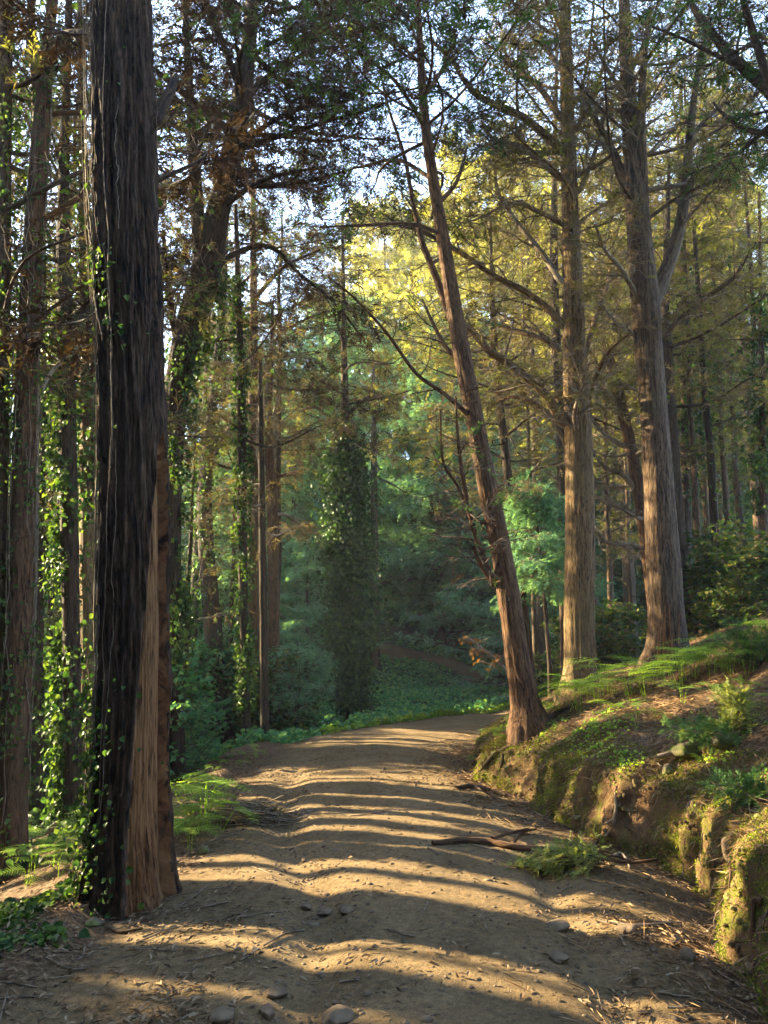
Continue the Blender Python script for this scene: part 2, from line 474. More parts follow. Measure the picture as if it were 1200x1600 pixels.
def spray_tpl(pairs=5, ll=.42, w=.07, ang=48, droop=.15):
    v, f = [], []
    def tri(a, b, c):
        n = len(v); v.extend([a, b, c]); f.append((n, n + 1, n + 2))
    r = random.Random(pairs)
    tri((0, -.02, 0), (0, .02, 0), (1, 0, -droop))
    for i in range(pairs):
        t = (i + .6) / (pairs + .3)
        for sd in (-1, 1):
            t2 = t + r.uniform(-.05, .05); l = ll * (1.05 - .7 * t2) * r.uniform(.75, 1.2); a = math.radians(ang + r.uniform(-10, 10))
            x0, z0 = t2, -droop * t2 ** 2
            dx, dy = math.cos(a), sd * math.sin(a)
            ex, ey, ez = x0 + dx * l, dy * l, z0 + r.uniform(-.12, .10) * l * 2
            tri((x0 - dy * w * .5 * sd, 0, z0), (ex, ey, ez), (x0 + dx * l * .45 + w * .9, dy * l * .45 * .8, z0 + .02))
    tri((.8, -w * .6, -droop * .7), (.8, w * .6, -droop * .7), (1.12, 0, -droop * 1.2))
    return np.array(v), np.array(f)


SPR = spray_tpl(5, .44, .085)
SPR_FAR = spray_tpl(5, .48, .115)
SPR_THIN = spray_tpl(5, .5, .035, 40, .25)


def leaf_tpl():
    v = np.array([(0, 0, 0), (.25, .42, .10), (.62, .34, .12), (1, 0, -.1), (.25, -.42, .10), (.62, -.34, .12), (.5, 0, -.02)])
    f = np.array([(0, 6, 1), (1, 6, 2), (2, 6, 3), (0, 4, 6), (4, 5, 6), (5, 3, 6)])
    return v, f


LEAF = leaf_tpl()
SLIM = (np.array([(0, 0, 0), (.45, .14, .10), (1, 0, 0), (.45, -.14, .06)]), np.array([(0, 2, 1), (0, 3, 2)]))


def place(mb, tpl, pos, d, up, size, rnd=None):
    v, f = tpl
    pos = np.asarray(pos, float); Mn = len(pos)
    if Mn == 0: return
    x = nrm(np.asarray(d, float)); y = nrm(np.cross(up, x)); z = np.cross(x, y)
    R = np.stack([x, y, z], 1)                        # rows
    W = np.einsum('vk,mkj->mvj', v, R) * np.asarray(size, float).reshape(-1, 1, 1) + pos[:, None]
    if rnd is None: rnd = rng.random(Mn)
    mb.add(W, f3=(f[None] + np.arange(Mn)[:, None, None] * len(v)), rnd=np.repeat(rnd, len(v)))


def children(Pp, Rp, n, t0, t1, ang, length, K, grav=0.0, flat=.8, wig=.12, rk=.5, lt=.65, tip=.35):
    """n side branches per parent, alternating left and right, vectorised"""
    N, KP, _ = Pp.shape
    t = np.clip(t0 + (t1 - t0) * (np.arange(n)[None] + rng.random((N, n))) / n, 0, .999)
    f = t * (KP - 1); i = f.astype(int); w = (f - i)[..., None]
    ar = np.arange(N)[:, None]
    p0 = Pp[ar, i] * (1 - w) + Pp[ar, i + 1] * w
    tg = nrm(Pp[ar, i + 1] - Pp[ar, i])
    r0 = (Rp[ar, i] * (1 - w[..., 0]) + Rp[ar, i + 1] * w[..., 0]) * rk
    sd = np.where(np.arange(n) % 2 == 0, 1., -1.)[None, :, None] * np.ones((N, 1, 1))
    side = nrm(np.cross(tg, np.array([0, 0, 1.])) + 1e-4) * sd
    rv = nrm(rng.normal(size=tg.shape)); rv = nrm(rv - (rv * tg).sum(-1, keepdims=True) * tg)
    side = nrm(side * flat + rv * (1 - flat) * 1.4)
    a = np.radians(ang + rng.normal(0, 9, (N, n)))[..., None]
    d = np.cos(a) * tg + np.sin(a) * side
    L = (length * (1 - lt * t) * rng.uniform(.65, 1.25, (N, n)))[..., None]
    tau = np.linspace(0, 1, K)
    wv = rng.normal(0, wig, (N, n, 3)); wv2 = rng.normal(0, wig * .5, (N, n, 3))
    Q = p0[:, :, None] + L[:, :, None] * (d[:, :, None] * tau[None, None, :, None] + wv[:, :, None] * (tau ** 2)[None, None, :, None]
                                          + wv2[:, :, None] * np.sin(tau * 6.)[None, None, :, None]
                                          + np.array([0, 0, grav]) * (tau ** 2)[None, None, :, None])
    R = np.maximum(r0[..., None] * (1 - (1 - tip) * tau), .0034)
    return Q.reshape(N * n, K, 3), R.reshape(N * n, K)


def limbs_auto(Tp, Tr, n, t0, t1, az0, az1, elev, length, K=9, sweep=.3, lt=.4, rk=.42, seed=0, taper=.25):
    """n limbs leaving a trunk polyline Tp (K,3)"""
    g = np.random.default_rng(seed)
    t = t0 + (t1 - t0) * (np.arange(n) + g.random(n)) / n
    f = t * (len(Tp) - 1); i = np.minimum(f.astype(int), len(Tp) - 2); w = (f - i)[:, None]
    p0 = Tp[i] * (1 - w) + Tp[i + 1] * w; r0 = Tr[i] * rk * g.uniform(.6, 1.1, n)
    az = az0 + (az1 - az0) * ((np.arange(n) * .618 + g.random(n) * .2) % 1)
    az = np.radians(az); el = np.radians(elev + g.normal(0, 9, n))
    d = np.stack([np.cos(az) * np.cos(el), np.sin(az) * np.cos(el), np.sin(el)], 1)
    q = (t - t0) / max(t1 - t0, 1e-6)
    L = (length * (1 - lt * q) * g.uniform(.7, 1.2, n))[:, None, None]
    tau = np.linspace(0, 1, K)
    Q = p0[:, None] + L * (d[:, None] * tau[None, :, None] + np.array([0, 0, sweep]) * (tau ** 2)[None, :, None]
                           + g.normal(0, .10, (n, 1, 3)) * (tau ** 2)[None, :, None]
                           + g.normal(0, .05, (n, 1, 3)) * np.sin(tau * 5)[None, :, None])
    R = r0[:, None] * (1 - (1 - taper) * tau[None])
    return Q, np.maximum(R, .006)


def sample_sprays(mb, Q, n, size, tpl=SPR, up=(0, 0, 1), spread=.35, t0=.2, droop=0., rshift=0.):
    """n sprays per branch polyline"""
    N, K, _ = Q.shape
    t = np.clip(t0 + (1.02 - t0) * rng.random((N, n)), 0, .999)
    f = t * (K - 1); i = np.minimum(f.astype(int), K - 2); w = (f - i)[..., None]; ar = np.arange(N)[:, None]
    p = Q[ar, i] * (1 - w) + Q[ar, i + 1] * w
    tg = nrm(Q[ar, i + 1] - Q[ar, i])
    d = tg + rng.normal(0, spread, tg.shape) + np.array([0, 0, -droop])
    u = np.array(up) + rng.normal(0, .35, tg.shape)
    base = rng.random((N, 1)) * .6
    place(mb, tpl, p.reshape(-1, 3), d.reshape(-1, 3), u.reshape(-1, 3), (size * rng.uniform(.6, 1.3, (N, n))).ravel(),
          np.clip(base + .4 * rng.random((N, n)) + rshift, 0, 1).ravel())


def ivy_on(mb, Tp, Tr, n, s0, s1, size=.06, spread=.05, side=None, clump=True, only=False):
    """ivy leaves over a trunk polyline between fractions s0 and s1"""
    t = s0 + (s1 - s0) * rng.random(n)
    th = rng.random(n) * 2 * np.pi
    if side is not None:
        th = np.where(rng.random(n) < (1.1 if only else .75), side + rng.normal(0, .55 if only else .8, n), th)
    if clump:
        k = pn(t * 17, np.cos(th) * 1.1, np.sin(th) * 1.1 + 4) + .6 * pn(t * 45, np.cos(th) * 2.2, np.sin(th) * 2.2)
        m = k > .10 + .12 * rng.normal(size=n); t, th = t[m], th[m]
    n = len(t); size = size * .8
    f = t * (len(Tp) - 1); i = np.minimum(f.astype(int), len(Tp) - 2); w = (f - i)[:, None]
    c = Tp[i] * (1 - w) + Tp[i + 1] * w; r = Tr[i]
    o = np.stack([np.cos(th), np.sin(th), np.zeros(n)], 1)
    sp = spread * np.abs(rng.normal(0, 1, n)) * (1 + .8 * pn(t * 30, th))
    p = c + o * (r * 1.04 + np.abs(sp) + .01)[:, None] + rng.normal(0, .02, (n, 3))
    d = o * .5 + rng.normal(0, .55, (n, 3)) + np.array([0, 0, -.7])
    place(mb, LEAF, p, d, o + rng.normal(0, .4, (n, 3)), size * rng.uniform(.4, 1.5, n))


# ------------------------------------------------------------------ ground
def axis(parts):
    out = [parts[0][0]]
    for a, b, h in parts:
        n = max(1, int(round((b - a) / h))); out.extend(np.linspace(a, b, n + 1)[1:])
    return np.array(out)


def build_ground():
    us = axis([(-75, -20, 3), (-20, -8, .6), (-8, -4, .12), (-4, -.12, .035), (-.12, .34, .012), (.34, 2.5, .035), (2.5, 6, .07), (6, 20, .35), (20, 75, 3)])
    ys = axis([(-14, 1, 1.0), (1, 2.4, .15), (2.4, 9.5, .026), (9.5, 14, .05), (14, 22, .11), (22, 40, .3), (40, 110, 2)])
    gs = np.where(ys < 14, xb0(ys), xb0(14.0)) * sstep(26, 15, ys) + 1.0 * (1 - sstep(26, 15, ys))
    # follow the lobed foot only close to it
    lob = np.where(ys < 14, xb(ys) - xb0(ys), 0)
    Ug, Yg = np.meshgrid(us, ys)
    X = Ug + gs[:, None] + lob[:, None] * np.exp(-(Ug / 1.2) ** 2)
    Z = terrain(X, Yg)
    u = X - xb(Yg)
    # undercut, crumbly face
    face = sstep(-.02, .05, u) * sstep(.45, .2, u) * sstep(13, 9, Yg) * sstep(.05, .2, Z + .1)
    X2 = X + face * (0.05 * pn(Yg * 3.4, Z * 4, 3.) + .03 * np.abs(pn(Yg * 8, Z * 6, 5.)) + .018 * pn(Yg * 15, Z * 3.5, 2.) + .025 * pn(Yg * 17, Z * 15, 2.) + .02 * pn(Yg * 33, Z * 33, 6.) - .04)
    Y2 = Yg + face * .06 * pn(X * 6, Yg * 6, Z * 6)
    build_ground.grid = (X2, Y2, Z, u)
    nr, nc = X.shape
    idx = np.arange(nr * nc).reshape(nr, nc)
    q = np.stack([idx[:-1, :-1], idx[:-1, 1:], idx[1:, 1:], idx[1:, :-1]], -1)
    mb = MB(); mb.add(np.stack([X2, Y2, Z], -1), f4=q)
    road = road_mask(X, Yg)
    d2 = d_path2(X, Yg); road = np.maximum(road, sstep(1.1, .6, d2 + .3 * pn(X, Yg, 3.)) * .95)
    bank = sstep(-.05, .06, u) * sstep(.75, .25, u) * sstep(16, 12, Yg)
    moss = bank * sstep(-.35, .35, pn(Yg * 1.1, Z * 1.5, 7.) + .6 * pn(Yg * 3.2, Z * 3, 4.) + .38) * sstep(.6, .1, u)
    moss = np.maximum(moss, .7 * sstep(.0, .5, pn(X * .8, Yg * .8, 12.)) * sstep(.2, 1., u) * sstep(4, 1.5, u) * sstep(15, 11, Yg))
    v = Yg - yo(X)
    veg = np.maximum(sstep(.1, 1.0, v) * (1 - sstep(1.2, .5, d2)), .9 * sstep(1.6, 3.5, xl(Yg) - X))
    return mb.build('forest_ground', M['ground'], kind='structure', extra=dict(road=road, bank=bank * (1 - road), moss=moss, veg=veg))


build_ground()
HAZE = .0009
# ------------------------------------------------------------------ light, sky, camera
SUN_AZ, SUN_EL = math.radians(66), math.radians(23)
SUNV = Vector((-math.sin(SUN_AZ) * math.cos(SUN_EL), math.cos(SUN_AZ) * math.cos(SUN_EL), math.sin(SUN_EL)))
sl = bpy.data.lights.new('sun', 'SUN'); sl.energy = 5.0; sl.angle = math.radians(.5); sl.color = (1, .81, .47)
so = bpy.data.objects.new('sun', sl); COL.objects.link(so); so.rotation_euler = SUNV.to_track_quat('Z', 'Y').to_euler()
wd = bpy.data.worlds.new('World'); scene.world = wd; wd.use_nodes = True
nt = wd.node_tree
sky = nt.nodes.new('ShaderNodeTexSky'); sky.sky_type = 'NISHITA'; sky.sun_disc = False
sky.sun_elevation = SUN_EL; sky.sun_rotation = -SUN_AZ; sky.air_density = 1.0; sky.dust_density = .6
bg = nt.nodes['Background']; bg.inputs['Strength'].default_value = .15
nt.links.new(sky.outputs[0], bg.inputs[0])
cd = bpy.data.cameras.new('camera'); cam = bpy.data.objects.new('camera', cd); COL.objects.link(cam)
cam.location = (0, 0, CAMZ); cam.rotation_euler = (math.pi / 2 + TILT, 0, 0)
cd.sensor_fit = 'VERTICAL'; cd.sensor_height = 24; cd.lens = 24 * F / 1600; cd.clip_end = 600; cd.clip_start = .05
scene.camera = cam
scene.view_settings.view_transform = 'Standard'; scene.view_settings.look = 'None'
scene.view_settings.exposure = 3.52; scene.view_settings.gamma = 1
scene.cycles.max_bounces = 8; scene.cycles.diffuse_bounces = 5; scene.cycles.transmission_bounces = 4; scene.cycles.glossy_bounces = 2
scene.cycles.sample_clamp_indirect = 4
scene.cycles.use_denoising = True


# ------------------------------------------------------------------ traced trees
def px_path(pts, Y, dY=0.0, K=60):
    n = len(pts); out = []
    for i, q in enumerate(pts):
        Yi = Y + dY * i / max(n - 1, 1)
        p = P(q[0], q[1], Yi); out.append([*p, wr(q[2], q[0], q[1], Yi)])
    return spline(np.array(out), K)


class Tree:
    """a traced tree: trunk polyline in world space, traced limbs, automatic limbs and fine growth"""
    def __init__(s, name, label, pts, bark, Y=None, cat='tree', group=None, lean=0.0, S=36, K=150, depth=.10, ridges=7, twig='twig', trunkf=None, dig=.25, seed=1, upto=None):
        bx, by, _ = pts[0]
        if Y is None:
            g = G(bx, by); Y = g[1]
        s.Y = Y
        a = px_path(pts, Y, lean, K)
        base = a[0, :3].copy(); ground = hz(base[0], base[1])
        d = np.array([0, 0, 1.]); low = base - d * max(dig, base[2] - ground + dig)
        a = np.concatenate([[[*low, a[0, 3] * 1.12]], a])
        s.base = np.array([base[0], base[1], ground])
        s.root = thing(name, s.base, label, cat, group)
        flare = np.exp(-np.clip(a[:, 2] - ground, 0, None) / .16)
        a[:, 3] *= 1 + .42 * flare * (trunkf is None)
        s.T = a[:, :3]; s.R = a[:, 3]; s.bark = bark; s.twig = twig; s.seed = seed
        s.S, s.depth, s.ridges = S, depth, ridges
        s.LP, s.LR = [], []
        s.tw, s.cr = MB(), {}
        if trunkf is None:
            s.tube('trunk', s.T, s.R, S, depth, ridges)

    def tube(s, name, T, R, S, depth, ridges, mat=None):
        mb = MB(); tubes(mb, T[None], R[None], S, disp=bark_disp(s.seed * 3.7, depth, ridges))
        return mb.build(name, M[mat or s.bark], s.root, origin=s.base)

    def limb(s, pts, dY=1.0, dead=False, K=40, Y=None, grow=True, bark=None):
        a = px_path(pts, Y or s.yat(pts[0]), dY, K)
        zc = a[0, 2] - .6 * np.interp(a[0, 2], s.T[:, 2], s.R)
        root = np.array([np.interp(zc, s.T[:, 2], s.T[:, c]) for c in (0, 1)] + [zc, a[0, 3] * 1.25])
        if np.linalg.norm(root[:3] - a[0, :3]) < .8: a = spline(np.concatenate([[root], a[1:]]), K)
        s.tube('limb', a[:, :3], a[:, 3], 12, .08, 3, bark or ('dead' if dead else s.bark))
        if grow:
            i = np.linspace(0, K - 1, 9).astype(int)
            s.LP.append(a[i, :3]); s.LR.append(a[i, 3])

    def yat(s, q):
        # depth of the trunk where the limb leaves it
        z = P(q[0], q[1], s.Y)[2]
        return float(np.interp(z, s.T[:, 2], s.T[:, 1]))

    def auto(s, n, t0, t1, az0, az1, elev, length, sweep=.3, lt=.4, rk=.4, dead=False, merge=False, mat=None, taper=.25):
        Q, R = limbs_auto(s.T, s.R, n, t0, t1, az0, az1, elev, length, sweep=sweep, lt=lt, rk=rk, seed=s.seed * 7 + n, taper=taper)
        for q, r in zip(Q, R):
            if not merge:
                a = spline(np.concatenate([q, r[:, None]], 1), 20)
                s.tube('limb', a[:, :3], a[:, 3], 8, .06, 2, mat or ('dead' if dead else s.bark))
            s.LP.append(q); s.LR.append(r)
        if merge: tubes(s.tw, Q, R, 6)

    def grow(s, n2, L2, n3, L3, sprays=(), t0=.25, grav=-.05, flat=.75, ang=52, S2=4, K2=6, wig=.14, lt=.55, rk=.42):
        """sprays: list of (material key, per-twig count, size, template, level)"""
        LP, LR = np.array(s.LP), np.array(s.LR)
        P2, R2 = children(LP, LR, n2, t0, 1., ang, L2, K2, grav, flat, wig, rk=rk, lt=lt)
        P3, R3 = children(P2, R2, n3, .12, 1., ang, L3, 4, grav, flat, wig * 1.3, rk=.55)
        tubes(s.tw, P2, R2, S2); tubes(s.tw, P3, R3, 3)
        for key, n, size, tpl, dr in sprays:
            mb = s.cr.setdefault(key, MB())
            keep = P3 if n >= 1 else P3[rng.random(len(P3)) < n]
            sample_sprays(mb, keep, max(1, int(n)), size, tpl, droop=dr)
        s.LP, s.LR = [], []
        return P2, P3

    def ivy(s, n, s0, s1, size=.06, spread=.05, side=None, only=False):
        ivy_on(s.cr.setdefault('ivy', MB()), s.T, s.R, int(n * 2.6), s0, s1, size, spread * .65, side, only=only)

    def stems(s, n, s0, s1, r=.006, mat='twig', w=.5, th0=0, th1=6.28):
        """climbing ivy stems and dangling vines on the trunk"""
        mb = MB(); g = np.random.default_rng(s.seed + 5)
        K = 40; PP = np.zeros((n, K, 3)); RR = np.zeros((n, K))
        for i in range(n):
            a, b = sorted(g.uniform(s0, s1, 2)); b = max(b, a + .08)
            t = np.linspace(a, min(b, s1), K); th = g.uniform(th0, th1) + w * np.cumsum(g.normal(0, .25, K)) * .6
            x = np.stack([np.interp(t * (len(s.T) - 1), np.arange(len(s.T)), s.T[:, c]) for c in range(3)], 1)
            rr = np.interp(t * (len(s.T) - 1), np.arange(len(s.T)), s.R) * 1.06 + .012 + .03 * np.abs(np.cumsum(g.normal(0, .12, K))) * g.random()
            PP[i] = x + np.stack([np.cos(th), np.sin(th), 0 * th], 1) * rr[:, None]; RR[i] = r * g.uniform(.5, 1.3)
        tubes(mb, PP, RR, 4); mb.build('vine', M[mat], s.root, origin=s.base, kind='stuff')

    def done(s):
        if s.tw.n: s.tw.build('twigs', M[s.twig], s.root, origin=s.base, kind='stuff')
        for k, mb in s.cr.items():
            mb.build('ivy' if k.startswith('ivy') else 'crown', M[k], s.root, smooth=False, origin=s.base)
        return s.root


# --- the big split trunk on the left
def big_trunk():
    pts = [(205, 1402, 150), (204, 1370, 138), (203, 1300, 126), (206, 1200, 113), (209, 1050, 108), (210, 900, 105), (208, 600, 99), (202, 450, 98),
           (196, 300, 98), (193, 150, 97), (190, 0, 94), (186, -200, 90), (182, -450, 84), (176, -900, 70)]
    t = Tree('split_cypress', 'huge dark furrowed trunk with a long barkless split beside the left verge', pts, 'bark_big', S=8, K=260, trunkf=True, seed=2, twig='twig_dark')
    S, K = 220, len(t.T)
    th = np.arange(S) * 2 * np.pi / S - np.pi / 2            # -pi/2 faces the camera
    a = spline(np.concatenate([t.T, t.R[:, None]], 1), 620); K = 620
    sarr = np.concatenate([[0], np.cumsum(np.linalg.norm(np.diff(a[:, :3], axis=0), axis=1))])
    TH, SS = np.meshgrid(th, sarr); RR = .955 * a[:, 3][:, None] + 0 * TH
    z = a[:, 2][:, None] - t.base[2] + 0 * TH
    tw = TH + .18 * pn(SS * .45, 3.) + .06 * pn(np.cos(TH) * 3, np.sin(TH) * 3 + SS * 1.1, 2.)
    c, s_ = np.cos(tw), np.sin(tw)
    r1 = 1 - np.abs(pn(c * 4.6, s_ * 4.6, SS * .9)); r2 = 1 - np.abs(pn(c * 10 + 5, s_ * 10, SS * 2.2)); r3 = pn(c * 22, s_ * 22, SS * 5.)
    rough = .034 * (r1 ** 2.5 - .6) + .019 * (r2 ** 2 - .5) + .008 * r3 + .02 * pn(np.cos(TH) * 1.2, np.sin(TH) * 1.2, SS * .5)
    but = sstep(.55, .0, z) * (.06 * pn(np.cos(TH) * 2.2 + 3, np.sin(TH) * 2.2, z * .6))
    # wound: barkless band on the camera's right, narrowing upwards; angles measured round the trunk
    ctr = np.interp(z, [0, .5, 1.2, 2.0, 2.9, 3.4], [-.69, -.67, -.60, -.44, -.28, -.22]); half = np.interp(z, [0, .4, 1.2, 2.0, 2.5, 2.85, 3.02], [.68, .66, .58, .42, .30, .16, -.02])
    half = half + .05 * pn(SS * 3, 7.) + .025 * pn(SS * 11, 2.)
    d = half - np.abs(TH - ctr)                               # >0 inside
    win = sstep(-.015, .035, d)
    lip = .018 * np.exp(-((d + .05) / .05) ** 2) * sstep(3.3, 2.8, z)
    inset = -.045 * win
    woodr = .006 * pn(c * 14, s_ * 14, SS * .8) + .004 * pn(c * 40, s_ * 40, SS * 1.5)
    # torn reddish strip and dark crack along the right edge of the wound
    strip = win * sstep(.76, .88, (TH - ctr) / np.maximum(half, .05))
    strip = np.maximum(strip, win * sstep(.45, .20, z + .35 * pn(TH * 6, 3.)) * sstep(.2, -.2, (TH - ctr) / np.maximum(half, .05) - .2))
    crack = -.05 * np.exp(-(((TH - ctr) / np.maximum(half, .04) - .86) / .07) ** 2) * win * sstep(3.0, 2.6, z)
    rad = RR + (1 - win) * (rough + lip) + win * (inset + woodr + strip * (.016 + .014 * pn(c * 34, s_ * 34, SS * 3.5) + .010 * pn(c * 70, s_ * 70, SS * 9.))) + crack + but
    V = a[:, None, :3] + rad[..., None] * np.stack([np.cos(TH), np.sin(TH), 0 * TH], -1)
    bc = np.stack([np.cos(TH) * RR, np.sin(TH) * RR, SS], -1)
    idx = np.arange(K * S).reshape(K, S); j2 = np.roll(idx, -1, axis=1)
    q = np.stack([idx[:-1], j2[:-1], j2[1:], idx[1:]], -1)
    w4 = win[:-1] > .45
    sp = (strip[:-1] > .4) & w4
    for nm, mk, msk, lab in (('trunk', 'bark_big', ~w4, None), ('exposed_wood', 'wood', w4 & ~sp, 'barkless strip of smooth brown wood'), ('torn_wood', 'redwood', sp, 'torn reddish wood along the split')):
        qq = q[msk]; used = np.unique(qq); mp = np.zeros(K * S, np.int64); mp[used] = np.arange(len(used))
        mb = MB(); mb.add(V.reshape(-1, 3)[used], f4=mp[qq], bc=bc.reshape(-1, 3)[used])
        o = mb.build(nm, M[mk], t.root, origin=t.base)
        if lab: o['label'] = lab
    t.T, t.R = a[:, :3], a[:, 3]
    t.stems(34, .02, .62, .0024, 'twig', .16, 2.2, 4.4)
    t.stems(8, .0, .55, .006, 'twig_dark', .25, 2.4, 4.3); t.stems(10, .35, .62, .0024, 'twig', .16)
    t.ivy(520, .0, .13, .042, .05, side=math.radians(205), only=True); t.ivy(150, .10, .5, .04, .03, side=math.radians(208), only=True)
    t.ivy(60, .30, .36, .05, .03, side=math.radians(225), only=True)
    # stubs and dead limbs at the upper right, crown out of frame above
    t.limb([(240, 190, 20), (262, 150, 16), (275, 120, 11)], .5, grow=False)
    t.limb([(245, 282, 8), (290, 262, 6), (330, 240, 3)], .8)
    t.limb([(160, 60, 12), (120, 50, 9), (85, 52, 6)], .8)
    t.limb([(160, 480, 8), (135, 500, 6), (105, 505, 3)], .5, True)
    t.auto(14, .72, 1., 0, 360, 10, 2.2, .3)
    t.grow(9, .8, 6, .3, [('mauve', 2, .22, SPR, .2)])
    t.done()


big_trunk()


# --- left-hand trees
t = Tree('ivy_clad_cypress', 'forked reddish trunk wound with ivy at the left edge of the picture', [(16, 1372, 46), (20, 1300, 40), (24, 1150, 38), (30, 1000, 37), (36, 800, 36), (44, 550, 34), (54, 350, 29), (64, 200, 25), (72, 90, 18), (82, 0, 16), (92, -150, 13), (100, -400, 9)], 'bark_red', seed=3, K=220, S=48, twig='twig_dark')
t.limb([(60, 235, 16), (56, 150, 13), (50, 60, 12), (48, -60, 9)], .4)
t.limb([(68, 110, 10), (88, 70, 9), (110, 48, 8), (140, 42, 6)], .6)
t.limb([(38, 690, 7), (75, 590, 6), (120, 545, 4), (160, 520, 3)], 1.2, True)
t.limb([(30, 520, 8), (70, 490, 6), (110, 460, 5), (150, 430, 3)], -.6)
t.auto(9, .5, 1., -30, 200, 20, 2.0, .2)
t.grow(8, .7, 6, .28, [('mauve', 1, .2, SPR_THIN, .1), ('ivy', .5, .07, LEAF, .4)])
t.ivy(2600, .0, .75, .045, .06); t.stems(26, .0, .7, .006, 'twig', .6)
t.done()
t = Tree('mossy_cypress', 'greenish ivy-hung trunk cut off by the left edge of the photo', [(-14, 1260, 32), (-6, 1000, 30), (-2, 700, 29), (3, 400, 27), (6, 200, 24), (9, 0, 22), (12, -250, 16)], 'bark_grey', Y=7.2, seed=4, K=160)
t.ivy(2600, .05, .75, .055, .09); t.auto(10, .4, 1., -60, 120, 20, 2.2, .2); t.grow(8, .8, 6, .3, [('mauve', 1, .22, SPR_THIN, .1), ('ivy', .6, .08, LEAF, .4)]); t.done()
t = Tree('straight_cypress', 'dark straight trunk with ivy up its left flank, just left of the huge split trunk', [(117, 1302, 32), (114, 1200, 28), (112, 1000, 26), (107, 750, 27), (104, 550, 25), (100, 430, 23), (100, 300, 17), (103, 150, 13), (108, 0, 10), (112, -200, 7)], 'bark_dark', seed=5, K=170, twig='twig_dark')
t.limb([(100, 430, 10), (80, 380, 9), (62, 330, 7), (50, 260, 5)], .6); t.limb([(112, 640, 9), (90, 610, 7), (62, 575, 5)], .5, True); t.limb([(112, 590, 8), (140, 540, 6), (165, 505, 4)], 1, True)
t.auto(16, .35, 1., 0, 360, 5, 2.0, .15); t.grow(9, .9, 7, .35, [('brown', .5, .25, SPR_THIN, .1), ('olive', .4, .22, SPR, .1)])
t.ivy(2600, .02, .5, .07, .12, side=math.radians(200)); t.done()
t = Tree('tan_cypress', 'pale brown trunk half hidden behind the left side of the huge split trunk', [(139, 1235, 30), (138, 1000, 28), (139, 800, 28), (138, 600, 26), (134, 400, 19), (128, 200, 12), (124, 0, 8)], 'bark_tan', Y=9.3, seed=6, K=150)
t.auto(14, .4, 1., 0, 360, 5, 2.0, .15); t.grow(9, .9, 6, .35, [('brown', 1, .25, SPR_THIN, .1), ('ivy', .4, .08, LEAF, .4)]); t.ivy(1600, .35, .75, .075, .12); t.ivy(500, .05, .4, .07, .05); t.done()
t = Tree('slender_cypress', 'thin dim trunk between the two leftmost trunks, deeper in the wood', [(57, 1262, 26), (57, 1100, 22), (56, 900, 20), (62, 700, 17), (66, 500, 14), (64, 300, 10), (60, 100, 7)], 'bark_dark', Y=10.2, seed=7, K=110, twig='twig_dark')
t.auto(18, .3, 1., 0, 360, 0, 2.2, .15); t.grow(9, .9, 6, .4, [('brown', .5, .28, SPR_THIN, .1), ('ivy', .4, .09, LEAF, .4)]); t.ivy(900, .05, .6, .075, .1); t.done()

t = Tree('forked_cypress', 'crooked dark trunk that forks high up, leaning right from behind the huge split trunk', [(277, 1222, 25), (276, 1100, 22), (272, 950, 24), (268, 800, 28), (270, 690, 34), (279, 590, 40), (300, 500, 46), (322, 425, 46), (341, 330, 36), (362, 245, 32), (379, 150, 27), (390, 60, 22), (398, -60, 16), (404, -220, 10)], 'bark_dark', seed=8, K=200, S=44, twig='twig_dark')
t.limb([(314, 420, 26), (309, 340, 22), (303, 250, 18), (298, 170, 14), (292, 80, 11), (288, -40, 7)], -.5)
t.limb([(285, 560, 14), (270, 500, 11), (262, 440, 9), (255, 360, 6)], -.3)
t.limb([(318, 470, 12), (285, 430, 9), (262, 400, 7), (245, 385, 5)], .4)
t.limb([(325, 440, 11), (360, 400, 9), (420, 385, 7), (470, 430, 6), (520, 470, 5), (560, 520, 3)], 1.5)
t.limb([(340, 330, 10), (395, 290, 8), (450, 270, 6), (510, 262, 4)], -1)
t.limb([(365, 240, 10), (410, 200, 8), (470, 170, 6), (530, 165, 4)], -.8)
t.limb([(378, 160, 10), (430, 110, 8), (490, 80, 6), (560, 70, 4)], .8)
t.limb([(300, 210, 9), (265, 190, 7), (235, 150, 5)], .6)
t.auto(34, .60, 1., 0, 360, 12, 3.0, .15, lt=.2)
t.grow(11, 1.1, 8, .42, [('mauve', 2, .22, SPR, .15), ('mauve', 1, .30, SPR_THIN, .2), ('green', .25, .22, SPR, .1)])
t.ivy(2600, .08, .50, .08, .16, side=math.radians(-20)); t.done()

t = Tree('leaning_ivy_cypress', 'slanting trunk with ragged ivy on its left side, at the left verge before the bend', [(348, 1166, 36), (341, 1080, 31), (333, 980, 28), (324, 880, 24), (320, 790, 22), (326, 690, 18), (336, 600, 15), (345, 500, 12), (352, 380, 9), (355, 250, 6)], 'bark_dark', seed=9, K=170, twig='twig_dark')
t.limb([(322, 800, 10), (300, 740, 8), (285, 680, 6), (268, 640, 4)], .5); t.limb([(326, 720, 9), (352, 680, 7), (375, 640, 4)], .7, True)
t.auto(18, .45, 1., 0, 360, 0, 2.2, .1); t.grow(8, .9, 6, .35, [('ivy', .5, .10, LEAF, .5), ('brown', .5, .25, SPR_THIN, .2)])
t.ivy(3000, .0, .85, .075, .13); t.done()
t = Tree('thin_ivy_trunk', 'slim trunk sleeved in dark ivy, close left of the straight reddish trunk by the bend', [(386, 1150, 12), (382, 1000, 13), (379, 850, 14), (378, 700, 14), (376, 580, 12), (372, 450, 9), (368, 320, 6)], 'bark_dark', Y=13.0, seed=10, K=120, twig='twig_dark')
t.ivy(4200, .05, .85, .07, .07); t.auto(10, .5, 1., 0, 360, 5, 2, .1); t.grow(8, .8, 6, .35, [('brown', .5, .25, SPR_THIN, .2)]); t.done()
